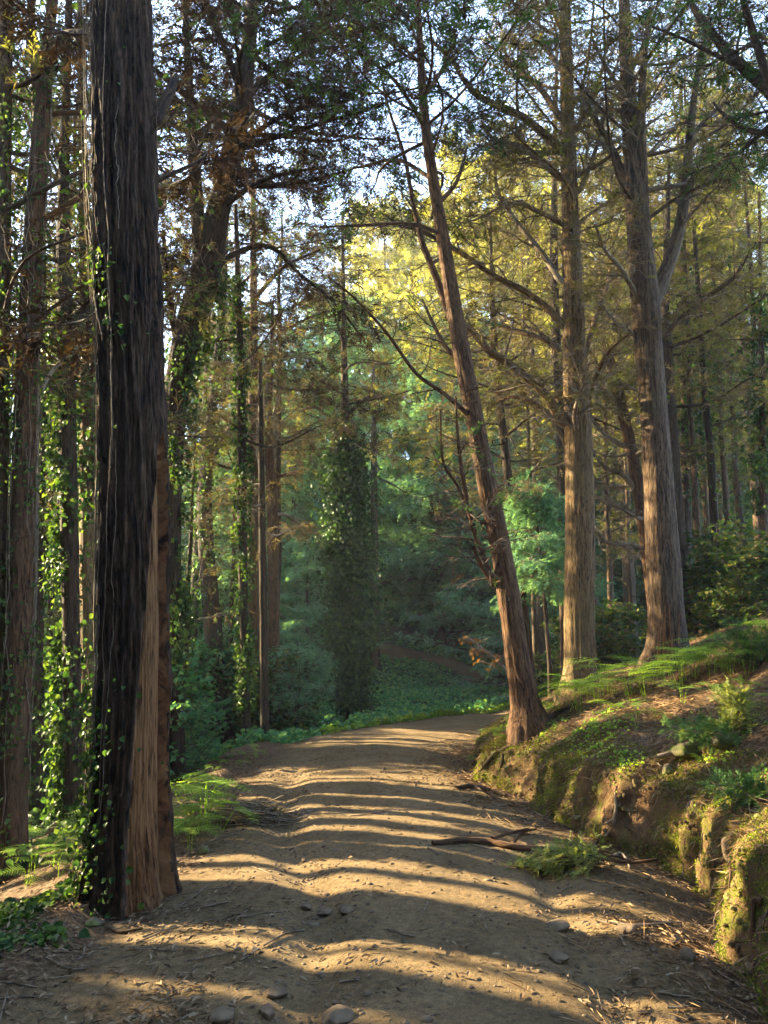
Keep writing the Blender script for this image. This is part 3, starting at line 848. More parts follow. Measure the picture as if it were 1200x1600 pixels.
t = Tree('verge_cypress', 'straight reddish trunk on the left verge where the track begins to bend', [(398, 1157, 30), (397, 1100, 24), (396, 1000, 21), (395, 800, 18), (396, 600, 14), (396, 450, 11), (395, 300, 8), (393, 120, 5)], 'bark_red', seed=11, K=170, twig='twig_dark')
t.limb([(396, 640, 7), (420, 560, 6), (440, 520, 5), (480, 498, 3), (530, 480, 3)], 1.2); t.limb([(396, 470, 7), (440, 420, 6), (500, 390, 4)], -1); t.limb([(395, 560, 6), (360, 520, 5), (330, 500, 3)], 1)
t.auto(24, .42, 1., 0, 360, 0, 2.6, .1); t.grow(11, 1.1, 8, .42, [('brown', .7, .28, SPR_THIN, .2), ('green', .2, .25, SPR, .1)]); t.done()
t = Tree('broken_top_cypress', 'trunk with a broken sunlit top of upright splinters beside the straight reddish trunk', [(428, 1153, 25), (428, 1080, 19), (428, 950, 17), (426, 820, 16), (424, 760, 16), (421, 720, 15), (421, 660, 8), (424, 560, 6), (426, 470, 4)], 'bark_red', seed=12, K=150)
t.limb([(422, 735, 9), (410, 700, 8), (412, 650, 7), (418, 600, 6), (416, 560, 5)], .1, True); t.limb([(423, 730, 8), (430, 690, 7), (428, 650, 5), (438, 610, 3)], .2, True); t.limb([(421, 740, 7), (404, 715, 6), (402, 660, 4)], -.3, True); t.limb([(424, 745, 6), (450, 742, 5), (470, 735, 3)], .4)
t.auto(8, .45, .98, 0, 360, -10, 1.3, -.1, dead=True); t.grow(7, .5, 5, .25, [('brown', 1, .25, SPR_THIN, .6)]); t.done()
t = Tree('dim_trunk', 'narrow dark stem between the two trunks on the left verge', [(414, 1150, 13), (412, 1000, 12), (410, 850, 11), (408, 700, 9), (406, 560, 6)], 'bark_dark', Y=13.6, seed=13, K=100, S=20)
t.auto(8, .5, 1., 0, 360, 0, 1.6, .1, dead=True); t.grow(6, .6, 5, .3, [('brown', 1, .25, SPR_THIN, .3)]); t.done()

# --- the ivy column beyond the bend
t = Tree('ivy_column_tree', 'trunk wrapped in a thick column of dark shaded ivy beyond the bend', [(554, 1135, 27), (552, 1080, 22), (548, 1000, 20), (544, 850, 18), (540, 700, 15), (538, 560, 10), (536, 430, 6), (535, 330, 4)], 'bark_dark', seed=14, K=170, twig='twig_dark')
mb = t.cr.setdefault('ivy_shaded', MB())
for (s0, s1, n, sp) in ((.03, .20, 5200, .15), (.14, .34, 12000, .27), (.30, .50, 11000, .25), (.48, .56, 1600, .18)):
    ivy_on(mb, t.T, t.R, n, s0, s1, .10, sp, clump=False)
t.limb([(540, 690, 7), (500, 640, 5), (470, 640, 3)], .7); t.limb([(540, 650, 7), (580, 620, 5), (620, 640, 3)], .8)
t.auto(22, .52, 1., 0, 360, 5, 2.2, -.05, lt=.3); t.grow(9, 1.0, 7, .38, [('brown', .9, .28, SPR_THIN, .4), ('olive', .5, .24, SPR, .2)]); t.done()
t = Tree('distant_stem', 'short dark stem just right of the ivy column, at the foot of the far path', [(586, 1046, 17), (586, 960, 14), (585, 850, 12), (584, 700, 9), (583, 560, 5)], 'bark_dark', seed=15, K=90, S=20, twig='twig_dark')
t.auto(6, .6, 1., 0, 360, 0, 1.2, -.15); t.grow(5, .6, 4, .3, [('brown', .6, .35, SPR_THIN, .3)]); t.done()

# --- right-hand trees
t = Tree('leaning_cypress', 'tall trunk leaning left from the tip of the mossy bank beside the track', [(826, 1133, 50), (818, 1085, 42), (808, 1030, 38), (797, 950, 36), (785, 870, 33), (766, 780, 31), (750, 700, 29), (733, 610, 27), (716, 520, 25), (703, 440, 22), (692, 370, 20), (680, 300, 17), (667, 215, 15), (660, 140, 13), (656, 60, 10), (650, -60, 8), (640, -250, 5)], 'bark_red', seed=16, K=240, S=56, ridges=9, twig='twig_dark')
t.limb([(712, 520, 13), (694, 470, 12), (678, 425, 11), (660, 380, 9), (646, 320, 7), (632, 245, 6), (606, 165, 4), (590, 90, 3)], .6)
t.limb([(768, 905, 10), (748, 850, 9), (736, 810, 8), (724, 750, 7), (716, 690, 5), (712, 620, 3)], -.6, bark='bark_red'); t.limb([(740, 815, 6), (715, 760, 5), (692, 720, 4), (688, 640, 3)], -.5, bark='bark_red')
t.limb([(772, 915, 8), (750, 880, 7), (740, 855, 5)], -.7, bark='bark_red')
t.limb([(758, 840, 6), (735, 825, 5), (705, 802, 3)], -.4, True)
t.limb([(736, 652, 8), (695, 616, 7), (650, 583, 6), (604, 520, 5), (555, 467, 4), (513, 432, 3)], -1.2)
t.limb([(722, 570, 8), (695, 540, 7), (674, 500, 5), (660, 468, 3)], .8)
t.limb([(690, 365, 8), (640, 350, 6), (570, 352, 5), (500, 355, 3)], -.8); t.limb([(676, 280, 7), (620, 250, 6), (560, 262, 4)], .9)
t.limb([(683, 320, 8), (710, 290, 6), (722, 260, 5), (730, 230, 3)], .5); t.limb([(664, 200, 7), (620, 130, 6), (560, 80, 4)], -.8); t.limb([(662, 150, 7), (690, 110, 6), (712, 60, 4)], .6); t.limb([(658, 100, 6), (610, 60, 5), (540, 30, 3)], .4)
t.grow(8, .8, 6, .32, [('mauve', .4, .2, SPR_THIN, .2), ('green', .12, .2, SPR, .1)])
t.auto(30, .58, 1., 40, 340, 15, 2.3, .15, lt=.25)
t.grow(12, 1.0, 9, .40, [('green', .6, .21, SPR, .1), ('mauve', .6, .24, SPR_THIN, .2)])
t.done()
t = Tree('stout_cypress', 'stout straight trunk, sunlit tan low down with many dead limbs, rooted on the right slope', [(906, 1085, 54), (906, 1040, 49), (905, 950, 46), (905, 800, 43), (903, 680, 41), (898, 560, 37), (894, 430, 29), (890, 300, 25), (887, 200, 22), (885, 100, 19), (883, 0, 16), (882, -150, 12), (880, -400, 7)], 'bark_tan', seed=17, K=240, S=60, ridges=9)
for L_, dy in (([(880, 662, 17), (858, 625, 15), (835, 600, 13), (800, 572, 12), (762, 546, 11), (740, 520, 10), (722, 503, 8)], -.4),
               ([(882, 512, 13), (858, 484, 11), (820, 455, 10), (770, 430, 9), (720, 395, 8), (660, 362, 7), (625, 352, 5), (600, 335, 3)], .5),
               ([(878, 235, 15), (850, 210, 13), (820, 185, 12), (795, 172, 11), (750, 152, 10), (725, 125, 8), (710, 100, 7), (690, 78, 5), (672, 62, 4)], -.4),
               ([(876, 185, 11), (845, 140, 9), (815, 112, 8), (795, 95, 6), (788, 75, 4)], .7),
               ([(876, 280, 9), (845, 250, 8), (800, 225, 7), (770, 215, 5), (752, 190, 3)], 1.0),
               ([(875, 238, 8), (830, 238, 7), (790, 236, 5), (740, 225, 3)], -1.0),
               ([(876, 440, 10), (850, 400, 9), (822, 365, 8), (795, 330, 7), (778, 300, 6), (772, 258, 4)], .6),
               ([(876, 280, 9), (845, 255, 7), (815, 228, 6), (770, 220, 4)], -.6),
               ([(885, 560, 10), (850, 530, 8), (810, 520, 6), (770, 505, 4)], 1.0),
               ([(888, 700, 8), (850, 640, 6), (800, 620, 5), (760, 640, 3)], 1.2),
               ([(878, 350, 8), (840, 330, 7), (800, 318, 5), (740, 345, 3)], -1.2),
               ([(884, 120, 9), (850, 70, 7), (820, 30, 5), (800, -20, 4)], .5), ([(884, 60, 8), (860, 10, 7), (830, -40, 5)], -.8),
               ([(902, 200, 9), (920, 165, 8), (935, 130, 6), (945, 90, 4)], .4), ([(905, 300, 8), (925, 250, 7), (938, 210, 5), (950, 150, 3)], -.6),
               ([(912, 560, 9), (930, 500, 8), (948, 450, 6), (955, 410, 4)], .8), ([(915, 640, 8), (935, 580, 7), (955, 545, 5), (985, 520, 3)], -.8),
               ([(905, 690, 10), (898, 650, 8), (905, 620, 6), (912, 600, 4)], -.9)):
    t.limb(L_, dy, dead=L_[0][2] < 11 and rng.random() < .6)
t.auto(26, .42, 1., 0, 360, 18, 2.5, .35, lt=.3, rk=.28)
t.grow(12, 1.0, 9, .40, [('brown', .45, .24, SPR_THIN, .1), ('brown', .12, .22, SPR, .1), ('olive', .12, .2, SPR, .1)])
t.done()
t = Tree('twin_cypress', 'broad forked grey-brown trunk with split bark at its foot, highest on the right slope', [(1043, 1036, 60), (1042, 990, 54), (1038, 900, 50), (1032, 800, 46), (1024, 680, 42), (1015, 560, 41), (1009, 470, 42), (1002, 390, 38), (994, 300, 33), (986, 200, 27), (979, 100, 21), (975, 0, 17), (970, -180, 12), (966, -400, 8)], 'bark_grey', seed=18, K=240, S=60, ridges=9)
for L_, dy in (([(1020, 470, 26), (1040, 425, 22), (1056, 380, 19), (1068, 320, 17), (1074, 260, 15), (1079, 200, 13), (1085, 150, 10), (1096, 80, 8), (1110, 10, 5)], .5),
               ([(1006, 330, 16), (1004, 260, 15), (1002, 180, 13), (1006, 100, 10), (1015, 20, 7)], -.4),
               ([(986, 300, 13), (968, 258, 11), (948, 215, 9), (928, 185, 7), (915, 155, 5)], .5),
               ([(1040, 520, 9), (1075, 485, 8), (1110, 460, 7), (1145, 435, 6), (1165, 405, 4), (1182, 378, 3)], -.7),
               ([(1000, 470, 8), (970, 420, 7), (945, 390, 6), (930, 350, 4)], -.8), ([(1078, 215, 8), (1110, 180, 6), (1140, 160, 4)], .6),
               ([(1072, 290, 7), (1100, 250, 6), (1130, 240, 4)], -.5), ([(1012, 560, 8), (985, 520, 7), (960, 500, 5), (935, 470, 3)], .8),
               ([(985, 160, 8), (950, 110, 6), (925, 60, 4)], -.6), ([(982, 120, 8), (1010, 60, 6), (1030, 0, 4)], .6)):
    t.limb(L_, dy, dead=L_[0][2] < 10 and rng.random() < .5)
t.auto(26, .42, 1., 0, 360, 18, 2.5, .35, lt=.3, rk=.28)
t.grow(12, 1.0, 9, .40, [('brown', .45, .26, SPR_THIN, .1), ('brown', .15, .24, SPR, .1), ('olive', .15, .22, SPR, .1)])
# split bark at the foot: pale torn strips
mb = MB(); PP, RR = [], []
for k in range(9):
    x0 = 1030 + k * 4.2; h = rng.uniform(930, 1000)
    p0, p1 = P(x0, 1040, t.Y - .30 + abs(k - 3) * .012), P(x0 + rng.uniform(-3, 3), h, t.Y - .25 + abs(k - 3) * .012)
    PP.append([p0 + (p1 - p0) * q for q in np.linspace(0, 1, 6)]); RR.append(np.array([1, 1, .9, .7, .4, .1]) * rng.uniform(.012, .026))
tubes(mb, np.array(PP), np.array(RR), 5); o = mb.build('split_bark', M['redwood'], t.root, origin=t.base); o['label'] = 'torn reddish bark strips at the foot'
t.done()
t = Tree('companion_cypress', 'dark trunk pressed against the right side of the broad forked trunk', [(1066, 1022, 30), (1062, 950, 30), (1054, 800, 28), (1047, 680, 24), (1042, 580, 20), (1040, 480, 14), (1042, 380, 9), (1046, 250, 5)], 'bark_dark', Y=13.2, seed=19, K=140, S=30)
t.auto(12, .45, 1., -60, 150, 15, 2.2, .2); t.grow(9, .9, 7, .36, [('brown', 1, .26, SPR_THIN, .1), ('olive', .3, .22, SPR, .1)]); t.done()
t = Tree('shadow_cypress', 'thin dark trunk right behind the stout tan trunk', [(884, 1042, 17), (881, 900, 16), (879, 760, 16), (875, 640, 15), (869, 520, 14), (866, 420, 13), (866, 320, 10), (868, 200, 7), (870, 60, 5)], 'bark_dark', Y=14.5, seed=20, K=130, S=28, twig='twig')
t.auto(26, .35, 1., 0, 360, 10, 2.6, .15); t.grow(10, 1.0, 8, .42, [('brown', .8, .28, SPR_THIN, .1), ('olive', .3, .26, SPR, .1)]); t.done()
t = Tree('behind_leaning_trunk', 'slim dark trunk rising just right of the leaning trunk', [(826, 1052, 20), (818, 970, 18), (806, 860, 15), (793, 740, 13), (784, 660, 12), (776, 580, 11), (771, 510, 9), (768, 430, 6), (766, 330, 4)], 'bark_dark', Y=14.0, seed=21, K=120, S=28)
t.limb([(772, 530, 5), (745, 525, 5), (715, 520, 3)], .4); t.auto(24, .3, 1., 0, 360, 8, 2.2, .1); t.grow(9, .9, 7, .4, [('brown', .6, .28, SPR_THIN, .1), ('olive', .3, .26, SPR, .1)]); t.done()
t = Tree('leaning_snag', 'dead slanting snag with broken top and arching bare limbs behind the right slope', [(1030, 1000, 22), (1016, 900, 20), (1003, 800, 19), (988, 710, 18), (972, 640, 17), (958, 580, 15), (946, 540, 12)], 'bark_red', Y=14.6, seed=22, K=110, S=28)
for L_ in ([(1006, 830, 8), (985, 800, 7), (955, 790, 6), (930, 775, 4), (915, 745, 3)], [(998, 770, 9), (970, 740, 8), (945, 730, 6), (920, 700, 4)], [(985, 700, 9), (960, 690, 8), (935, 670, 7), (918, 635, 5), (915, 590, 3)], [(1010, 860, 7), (985, 850, 6), (955, 850, 5), (930, 830, 3)], [(972, 640, 8), (950, 620, 6), (940, 580, 4)], [(1008, 840, 6), (1030, 800, 5), (1050, 780, 3)]):
    t.limb(L_, rng.uniform(-.6, .8), True)
t.auto(8, .3, .95, 60, 300, -5, 1.2, .3, dead=True); t.grow(9, .6, 5, .3, [], rk=.6); t.done()
t = Tree('right_slope_cypress', 'forking slim trunk with dangling creepers near the right edge', [(1166, 962, 24), (1160, 880, 21), (1152, 790, 19), (1146, 700, 18), (1141, 600, 17), (1138, 500, 15), (1136, 420, 10), (1132, 320, 8), (1130, 200, 6), (1128, 80, 4)], 'bark_dark', seed=23, K=160, S=34)
t.limb([(1140, 560, 11), (1143, 480, 10), (1142, 400, 9), (1140, 300, 8), (1137, 200, 6), (1136, 90, 4)], .5); t.limb([(1138, 620, 10), (1115, 560, 9), (1110, 480, 8), (1112, 400, 7), (1106, 300, 5), (1104, 180, 3)], .3)
t.limb([(1142, 690, 8), (1120, 670, 7), (1105, 640, 5), (1098, 600, 3)], .3); t.limb([(1150, 620, 7), (1172, 560, 6), (1180, 500, 4)], .3)
t.limb([(1168, 780, 4), (1172, 860, 4), (1182, 930, 3), (1186, 985, 3)], -.3, True, grow=False); t.limb([(1158, 830, 4), (1150, 890, 4), (1160, 940, 3)], -.3, True, grow=False)
t.auto(20, .35, 1., 0, 360, 10, 1.9, .15); t.grow(9, .85, 7, .36, [('brown', 1, .26, SPR_THIN, .2), ('olive', .5, .24, SPR, .1)]); t.ivy(700, .1, .5, .07, .10); t.done()
t = Tree('backlit_ivy_trunk', 'trunk hung with bright sunlit ivy behind the broad forked trunk', [(1074, 985, 18), (1073, 850, 15), (1071, 700, 13), (1070, 560, 12), (1068, 430, 10), (1066, 280, 7), (1064, 120, 5)], 'bark_dark', Y=14.8, seed=24, K=130, S=28)
mb = t.cr.setdefault('ivy', MB()); ivy_on(mb, t.T + np.array([.38, 0, 0]), t.R, 2600, .32, .60, .10, .16); t.ivy(900, .2, .6, .09, .12)
t.limb([(1072, 760, 7), (1098, 700, 8), (1105, 640, 7), (1103, 570, 4)], .2)
t.auto(16, .4, 1., 0, 360, 8, 2.0, .15); t.grow(9, .9, 7, .38, [('brown', .6, .28, SPR_THIN, .1), ('olive', .3, .26, SPR, .1)]); t.done()
t = Tree('edge_sapling', 'slim stem wrapped in yellow-green leaves at the right edge', [(1196, 975, 14), (1194, 850, 12), (1192, 700, 11), (1190, 560, 9), (1188, 430, 6), (1186, 300, 4)], 'bark_grey', Y=12.5, seed=25, K=110, S=24)
t.ivy(2600, .25, .75, .085, .2); t.auto(12, .4, 1., 0, 360, 10, 1.6, .1); t.grow(8, .8, 6, .32, [('olive', 1, .24, SPR, .1)]); t.done()
t = Tree('overhanging_tree', 'tree beyond the right edge whose dark limbs cross the upper right corner', [(1330, 1010, 70), (1325, 800, 62), (1315, 600, 56), (1300, 400, 50), (1285, 200, 42), (1270, 0, 36), (1255, -250, 24)], 'bark_dark', Y=7.0, seed=26, K=150, S=40, twig='twig_dark')
t.limb([(1298, 330, 26), (1255, 220, 22), (1205, 148, 18), (1165, 110, 16), (1135, 78, 14), (1105, 42, 12), (1080, 5, 10), (1060, -40, 6)], .8); t.limb([(1290, 320, 20), (1245, 210, 17), (1200, 120, 14), (1180, 60, 12), (1162, 0, 10), (1150, -60, 6)], -.4)
t.limb([(1296, 380, 14), (1240, 250, 11), (1200, 212, 9), (1160, 200, 8), (1128, 176, 5), (1115, 160, 3)], 1.0)
t.auto(10, .6, 1., 90, 270, 20, 2.0, .2); t.grow(9, .8, 7, .32, [('green', 1, .2, SPR, .1), ('mauve', 1, .22, SPR_THIN, .1)]); t.done()
# young conifer sapling between leaning and stout trunks
t = Tree('conifer_sapling', 'thin young conifer with wispy green tiers between the leaning trunk and the stout trunk', [(859, 1040, 7), (852, 950, 6), (845, 880, 5), (838, 810, 4), (834, 760, 3)], 'bark_dark', Y=13.4, seed=27, K=50, S=10)
t.auto(34, .40, 1., 0, 360, -5, 1.0, .05, lt=.75, merge=True); t.grow(10, .45, 5, .2, [('teal', 2, .18, SPR, .2)]); t.done()
t = Tree('dry_leaf_sapling', 'bare little sapling holding a few dry orange leaves left of the leaning trunk', [(800, 1062, 5), (785, 1040, 4), (765, 1022, 4), (742, 1004, 3), (731, 996, 2)], 'dead', Y=10.2, seed=28, K=40, S=8, cat='sapling')
t.auto(9, .2, 1., 90, 300, 10, .35, .1, merge=True); t.grow(5, .16, 3, .08, [('dry', .4, .075, LEAF, .5)]); t.done()

if HAZE > 0:
    hb_ = MB(); x0, x1, y0, y1, z0, z1 = -80, 80, -16, 112, -9, 62
    c8 = np.array([(x, y, z) for z in (z0, z1) for y in (y0, y1) for x in (x0, x1)], float)
    hb_.add(c8, f4=[(0, 2, 3, 1), (4, 5, 7, 6), (0, 1, 5, 4), (2, 6, 7, 3), (0, 4, 6, 2), (1, 3, 7, 5)])
    hm, hnt, HN, HL = newmat('haze')
    pv = HN.new('ShaderNodeVolumePrincipled'); pv.inputs['Density'].default_value = HAZE; pv.inputs['Color'].default_value = (.93, .96, 1, 1); pv.inputs['Anisotropy'].default_value = .2
    ho = HN.new('ShaderNodeOutputMaterial'); HL.new(pv.outputs[0], ho.inputs['Volume'])
    hb_.build('haze', hm, kind='stuff', smooth=False)
# ------------------------------------------------------------------ trees deeper in the wood
ZONES = [(-9e9, 150, 'left of the huge split trunk'), (150, 330, 'right behind the huge split trunk'), (330, 500, 'left of the ivy column'), (500, 600, 'behind the ivy column'),
         (600, 790, 'left of the leaning trunk'), (790, 890, 'left of the stout trunk'), (890, 1030, 'left of the broad forked trunk'), (1030, 9e9, 'right of the broad forked trunk')]


def zone(px):
    for a, b, s_ in ZONES:
        if a <= px < b: return s_


class Proto:
    def __init__(s, name, cat, H, r0, bark, crown0, nl, elev, sweep, length, lt, n2, L2, n3, L3, sprays, seed, twig='twig_dark', lean=.02, S=14, wig=.14, grav=-.05, rk=.3, tip=.12, ang=52, flat=.75):
        g = np.random.default_rng(seed); s.name, s.cat, s.H = name, cat, H
        K = 14; t = np.linspace(0, 1, K)
        T = np.stack([np.cumsum(g.normal(0, lean * H / K, K)), np.cumsum(g.normal(0, lean * H / K, K)), t * (H + .6) - .6], 1); T[:, :2] -= T[0, :2]
        R = r0 * (1 - (1 - tip) * t ** .9) * (1 + .35 * np.exp(-t * 30))
        s.root = bpy.data.objects.new(name, None); COL.objects.link(s.root)
        a = spline(np.concatenate([T, R[:, None]], 1), 60)
        mb = MB(); tubes(mb, a[None, :, :3], a[None, :, 3], S, disp=bark_disp(seed, .09, 5)); mb.build('trunk', M[bark], s.root)
        s.T, s.R = T, R
        Q, RQ = limbs_auto(T, R, nl, crown0, 1., 0, 360, elev, length, sweep=sweep, lt=lt, rk=rk, seed=seed)
        tw = MB(); tubes(tw, Q, RQ, 5)
        P2, R2 = children(Q, RQ, n2, .15, 1., ang, L2, 5, grav, flat, wig, rk=.45)
        tubes(tw, P2, R2, 3)
        if n3:
            P3, R3 = children(P2, R2, n3, .1, 1., 50, L3, 3, grav, flat, wig)
            tubes(tw, P3, np.maximum(R3, .004), 3)
        else: P3 = P2
        tw.build('branches', M[twig], s.root, kind='stuff')
        byk = {}
        for key, n, size, tpl, dr in sprays:
            mb = byk.setdefault(key, MB())
            src = P3 if n >= 1 else P3[rng.random(len(P3)) < n]
            sample_sprays(mb, src, max(1, int(n)), size, tpl, droop=dr, spread=.4)
        for key, mb in byk.items(): mb.build('crown', M[key], s.root, smooth=False)
        s.used = False

    def put(s, x, y, H, rz=None, w=1.0, z=None):
        k = H / s.H
        loc = (x, y, hz(x, y) if z is None else z); rz = rng.random() * 6.28 if rz is None else rz
        if not s.used:
            s.used = True; o = s.root; o.location = loc; o.rotation_euler = (0, 0, rz); o.scale = (k * w, k * w, k)
            o['category'] = s.cat
        else:
            o = copy_tree(s.root, loc, rz, (k * w, k * w, k), 'x')
        o['category'] = s.cat
        return o


BARE = [Proto('bare_stemmed_cypress', 'tree', 17, .22, 'bark_dark', .38, 30, 12, .22, 3.4, .45, 9, 1.1, 4, .42, [('brown', 1, .32, SPR_THIN, .2), ('olive', .4, .32, SPR_FAR, .1)], 31),
        Proto('bare_stemmed_cypress', 'tree', 18, .20, 'bark_grey', .42, 28, 18, .25, 3.2, .4, 9, 1.1, 4, .42, [('brown', .6, .34, SPR_THIN, .2), ('yellow', .4, .30, SPR_FAR, .1), ('olive', .4, .30, SPR_FAR, .1)], 32),
        Proto('bare_stemmed_cypress', 'tree', 17, .18, 'bark_dark', .42, 28, 8, .15, 2.8, .4, 9, 1.0, 4, .42, [('brown', .6, .32, SPR_THIN, .2), ('green', .5, .36, SPR_FAR, .1)], 33)]
CONE = [Proto('full_conifer', 'tree', 12, .22, 'bark_dark', .06, 44, -10, .16, 4.2, .70, 16, 1.25, 5, .45, [('teal', 2, .38, SPR_FAR, .25)], 41, grav=-.12, flat=.95),
        Proto('full_conifer', 'tree', 12, .20, 'bark_dark', .05, 60, -14, .16, 3.8, .65, 12, 1.2, 5, .45, [('teal', 1, .42, SPR_FAR, .25), ('green', 1, .40, SPR_FAR, .25)], 42, grav=-.16, flat=.95),
        Proto('full_conifer', 'tree', 12, .20, 'bark_grey', .10, 46, -5, .05, 3.6, .6, 11, 1.2, 5, .5, [('green', 1, .42, SPR_FAR, .2), ('brown', .6, .36, SPR_THIN, .3)], 43, grav=-.16, flat=.9)]
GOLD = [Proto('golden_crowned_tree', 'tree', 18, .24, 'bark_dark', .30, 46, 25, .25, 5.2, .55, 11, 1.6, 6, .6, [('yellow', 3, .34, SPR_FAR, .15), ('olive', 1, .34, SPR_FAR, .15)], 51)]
POLE = [Proto('slender_pole_tree', 'tree', 13, .11, 'bark_dark', .30, 22, 10, .2, 1.6, .4, 7, .7, 4, .3, [('brown', 1, .26, SPR_THIN, .2), ('ivy', .5, .10, LEAF, .5)], 61),
        Proto('slender_pole_tree', 'tree', 14, .10, 'bark_grey', .25, 24, 20, .3, 1.5, .3, 7, .7, 4, .3, [('olive', 1, .24, SPR, .1), ('brown', 1, .26, SPR_THIN, .2)], 62)]
ivp = MB(); ivy_on(ivp, POLE[0].T, POLE[0].R, 1500, .08, .62, .085, .14); ivp.build('ivy', M['ivy'], POLE[0].root, smooth=False)
DARK = Proto('dark_crowned_cypress', 'tree', 15, .20, 'bark_dark', .52, 34, 8, .12, 3.4, .3, 11, 1.1, 7, .42, [('mauve', 2, .26, SPR, .15), ('green', .5, .26, SPR, .1)], 35)
SHRUB = [Proto('leafy_shrub', 'shrub', 1.6, .03, 'bark_dark', .05, 22, 45, .0, 1.1, .3, 8, .4, 4, .2, [('cover', 3, .10, LEAF, .2)], 71, lean=.08, S=6),
         Proto('leafy_shrub', 'shrub', 1.8, .03, 'bark_dark', .05, 24, 55, -.15, 1.2, .3, 8, .45, 4, .22, [('teal', 2, .17, SPR, .2)], 72, lean=.08, S=6),
         Proto('leafy_shrub', 'shrub', 1.5, .03, 'bark_dark', .05, 20, 50, -.1, 1.0, .3, 8, .4, 4, .2, [('olive', 1, .09, LEAF, .2), ('ivy', 2, .10, LEAF, .3)], 73, lean=.08, S=6)]
BOUGH = Proto('added_screen_cypress', 'tree', 14, .24, 'bark_dark', .10, 60, 5, .1, 4.0, .5, 11, 1.2, 6, .5, [('green', 3, .50, SPR_FAR, .2)], 81)  # dense tree added out of view to block sun and sky

PLACED = []      # (object, desc, px)


def at(px, Y, proto, H, desc, w=1.0, off=0.0):
    a, b, c = ray(px, 1000); x = float(a / b * Y) + off
    o = proto.put(x, Y, H, w=w); PLACED.append((o, desc, px, Y)); return o


for px, Y, H, k in ((690, 33, 13, 0), (645, 37, 14, 0), (725, 38, 16, 1), (20, 38, 14, 0), (80, 34, 13, 1), (130, 40, 15, 0), (200, 36, 14, 1), (455, 25, 9, 1), (500, 31, 13, 0), (765, 34, 14, 1), (822, 27, 9.5, 0), (862, 31, 13, 1), (905, 29, 11, 0), (962, 27, 9, 2),
                    (1012, 29, 13, 2), (420, 28, 11, 0), (372, 23, 8, 1), (300, 25, 10, 0), (338, 31, 13, 1), (238, 27, 11, 1), (178, 25, 10, 0), (96, 26, 11, 1), (40, 28, 12, 0), (-40, 25, 10, 1),
                    (1082, 27, 10, 2), (1140, 25, 9, 2), (1200, 28, 11, 2), (1270, 26, 10, 2), (560, 36, 14, 1), (735, 36, 15, 0), (480, 21.5, 4.5, 0), (880, 23.5, 5, 1), (935, 23, 4, 0),(850, 24, 6, 0)):
    at(px, Y, CONE[k], H * (.65 if px < 320 else 1), 'full blue-green conifer in shade')
for i, px in enumerate(range(-130, 1330, 58)):
    Y = 40 + 6 * ((i * 37) % 5) / 5; H = 13 + 5 * ((i * 53) % 7) / 7 - (3.5 if 470 < px < 700 else 0)
    if px < 330 and i % 2: continue
    if px < 420: H *= .62
    if 420 < px < 780: continue
    at(px + rng.uniform(-20, 20), Y, CONE[2] if i % 3 == 0 else (BARE[i % 3] if i % 2 else CONE[i % 2]), H, 'tall tree on the far hillside')
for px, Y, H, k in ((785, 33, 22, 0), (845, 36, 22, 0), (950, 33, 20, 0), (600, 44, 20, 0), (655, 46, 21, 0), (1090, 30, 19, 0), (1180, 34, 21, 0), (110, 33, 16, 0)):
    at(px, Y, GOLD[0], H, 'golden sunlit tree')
for px, Y, H, k in ((930, 18.5, 15, 1), (985, 21.5, 17, 0), (1128, 20, 16, 1), (1056, 19.5, 16, 0), (1200, 18, 15, 1), (848, 21.5, 15, 0), (802, 24, 16, 1), (880, 27, 16, 1), (1015, 26, 17, 1),
                    (-35, 15, 12, 2), (300, 22, 13, 0), (385, 27, 12, 0), (590, 36, 12, 1)):
    at(px, Y, BARE[k], H, 'tall bare-stemmed cypress')
for px, Y, H in ((425, 18.5, 13), (60, 13.5, 14)):
    at(px, Y, DARK, H, 'dark-crowned cypress')
for px, Y, H, k in ((75, 13, 9, 0), (292, 13.5, 8, 0), (362, 18, 9, 0), (20, 12, 9, 0), (130, 18, 10, 0), (1098, 14, 12, 1), (1118, 15.5, 12, 1), (1150, 14.5, 11, 1), (1085, 17, 12, 1), (955, 17, 12, 1), (990, 18.5, 11, 1), (1130, 13.2, 11, 0), (1210, 13, 11, 1), (1172, 16, 12, 0), (838, 17.5, 11, 1)):
    at(px, Y, POLE[k], H, 'slender pole-like tree')
for i in range(58):
    px = rng.uniform(-60, 560) if i < 34 else rng.uniform(830, 1260)
    Y = rng.uniform(15.5, 23) if i < 34 else rng.uniform(15, 22)
    if px < 300: Y = rng.uniform(10.5, 20)
    if 470 < px < 620: px -= 160
    at(px, Y, SHRUB[2 if px > 830 else i % 3], rng.uniform(.9, 1.9) * (.7 if px > 830 else 1), 'low leafy shrub', w=1.2)
for px, Y, H, k in ((895, 17, 1.6, 2), (925, 16.5, 1.8, 2), (968, 17, 1.5, 2), (1128, 12.8, 1.3, 2), (1105, 13.2, 1.2, 2), (1160, 11.5, .9, 2), (1195, 11.8, 1.1, 2)):
    at(px, Y, SHRUB[k], H, 'low leafy shrub', w=1.2)
byk = {}
for o, d, px, Y in PLACED: byk.setdefault((d, zone(px)), []).append((px, o))
for (d, zn), L_ in byk.items():
    L_.sort(key=lambda q: q[0])
    for i, (px, o) in enumerate(L_):
        o['label'] = f'{d} {zn}' + (f', {ORD[i]} from the left' if len(L_) > 1 else '')
        o['group'] = {'f': 'conifers of the shaded valley', 'g': 'golden trees behind the right slope', 's': 'pole trees in the wood', 'l': 'shrubs under the trees'}.get(d[0], 'cypresses deeper in the wood') if 'hillside' not in d else 'trees of the far hillside'

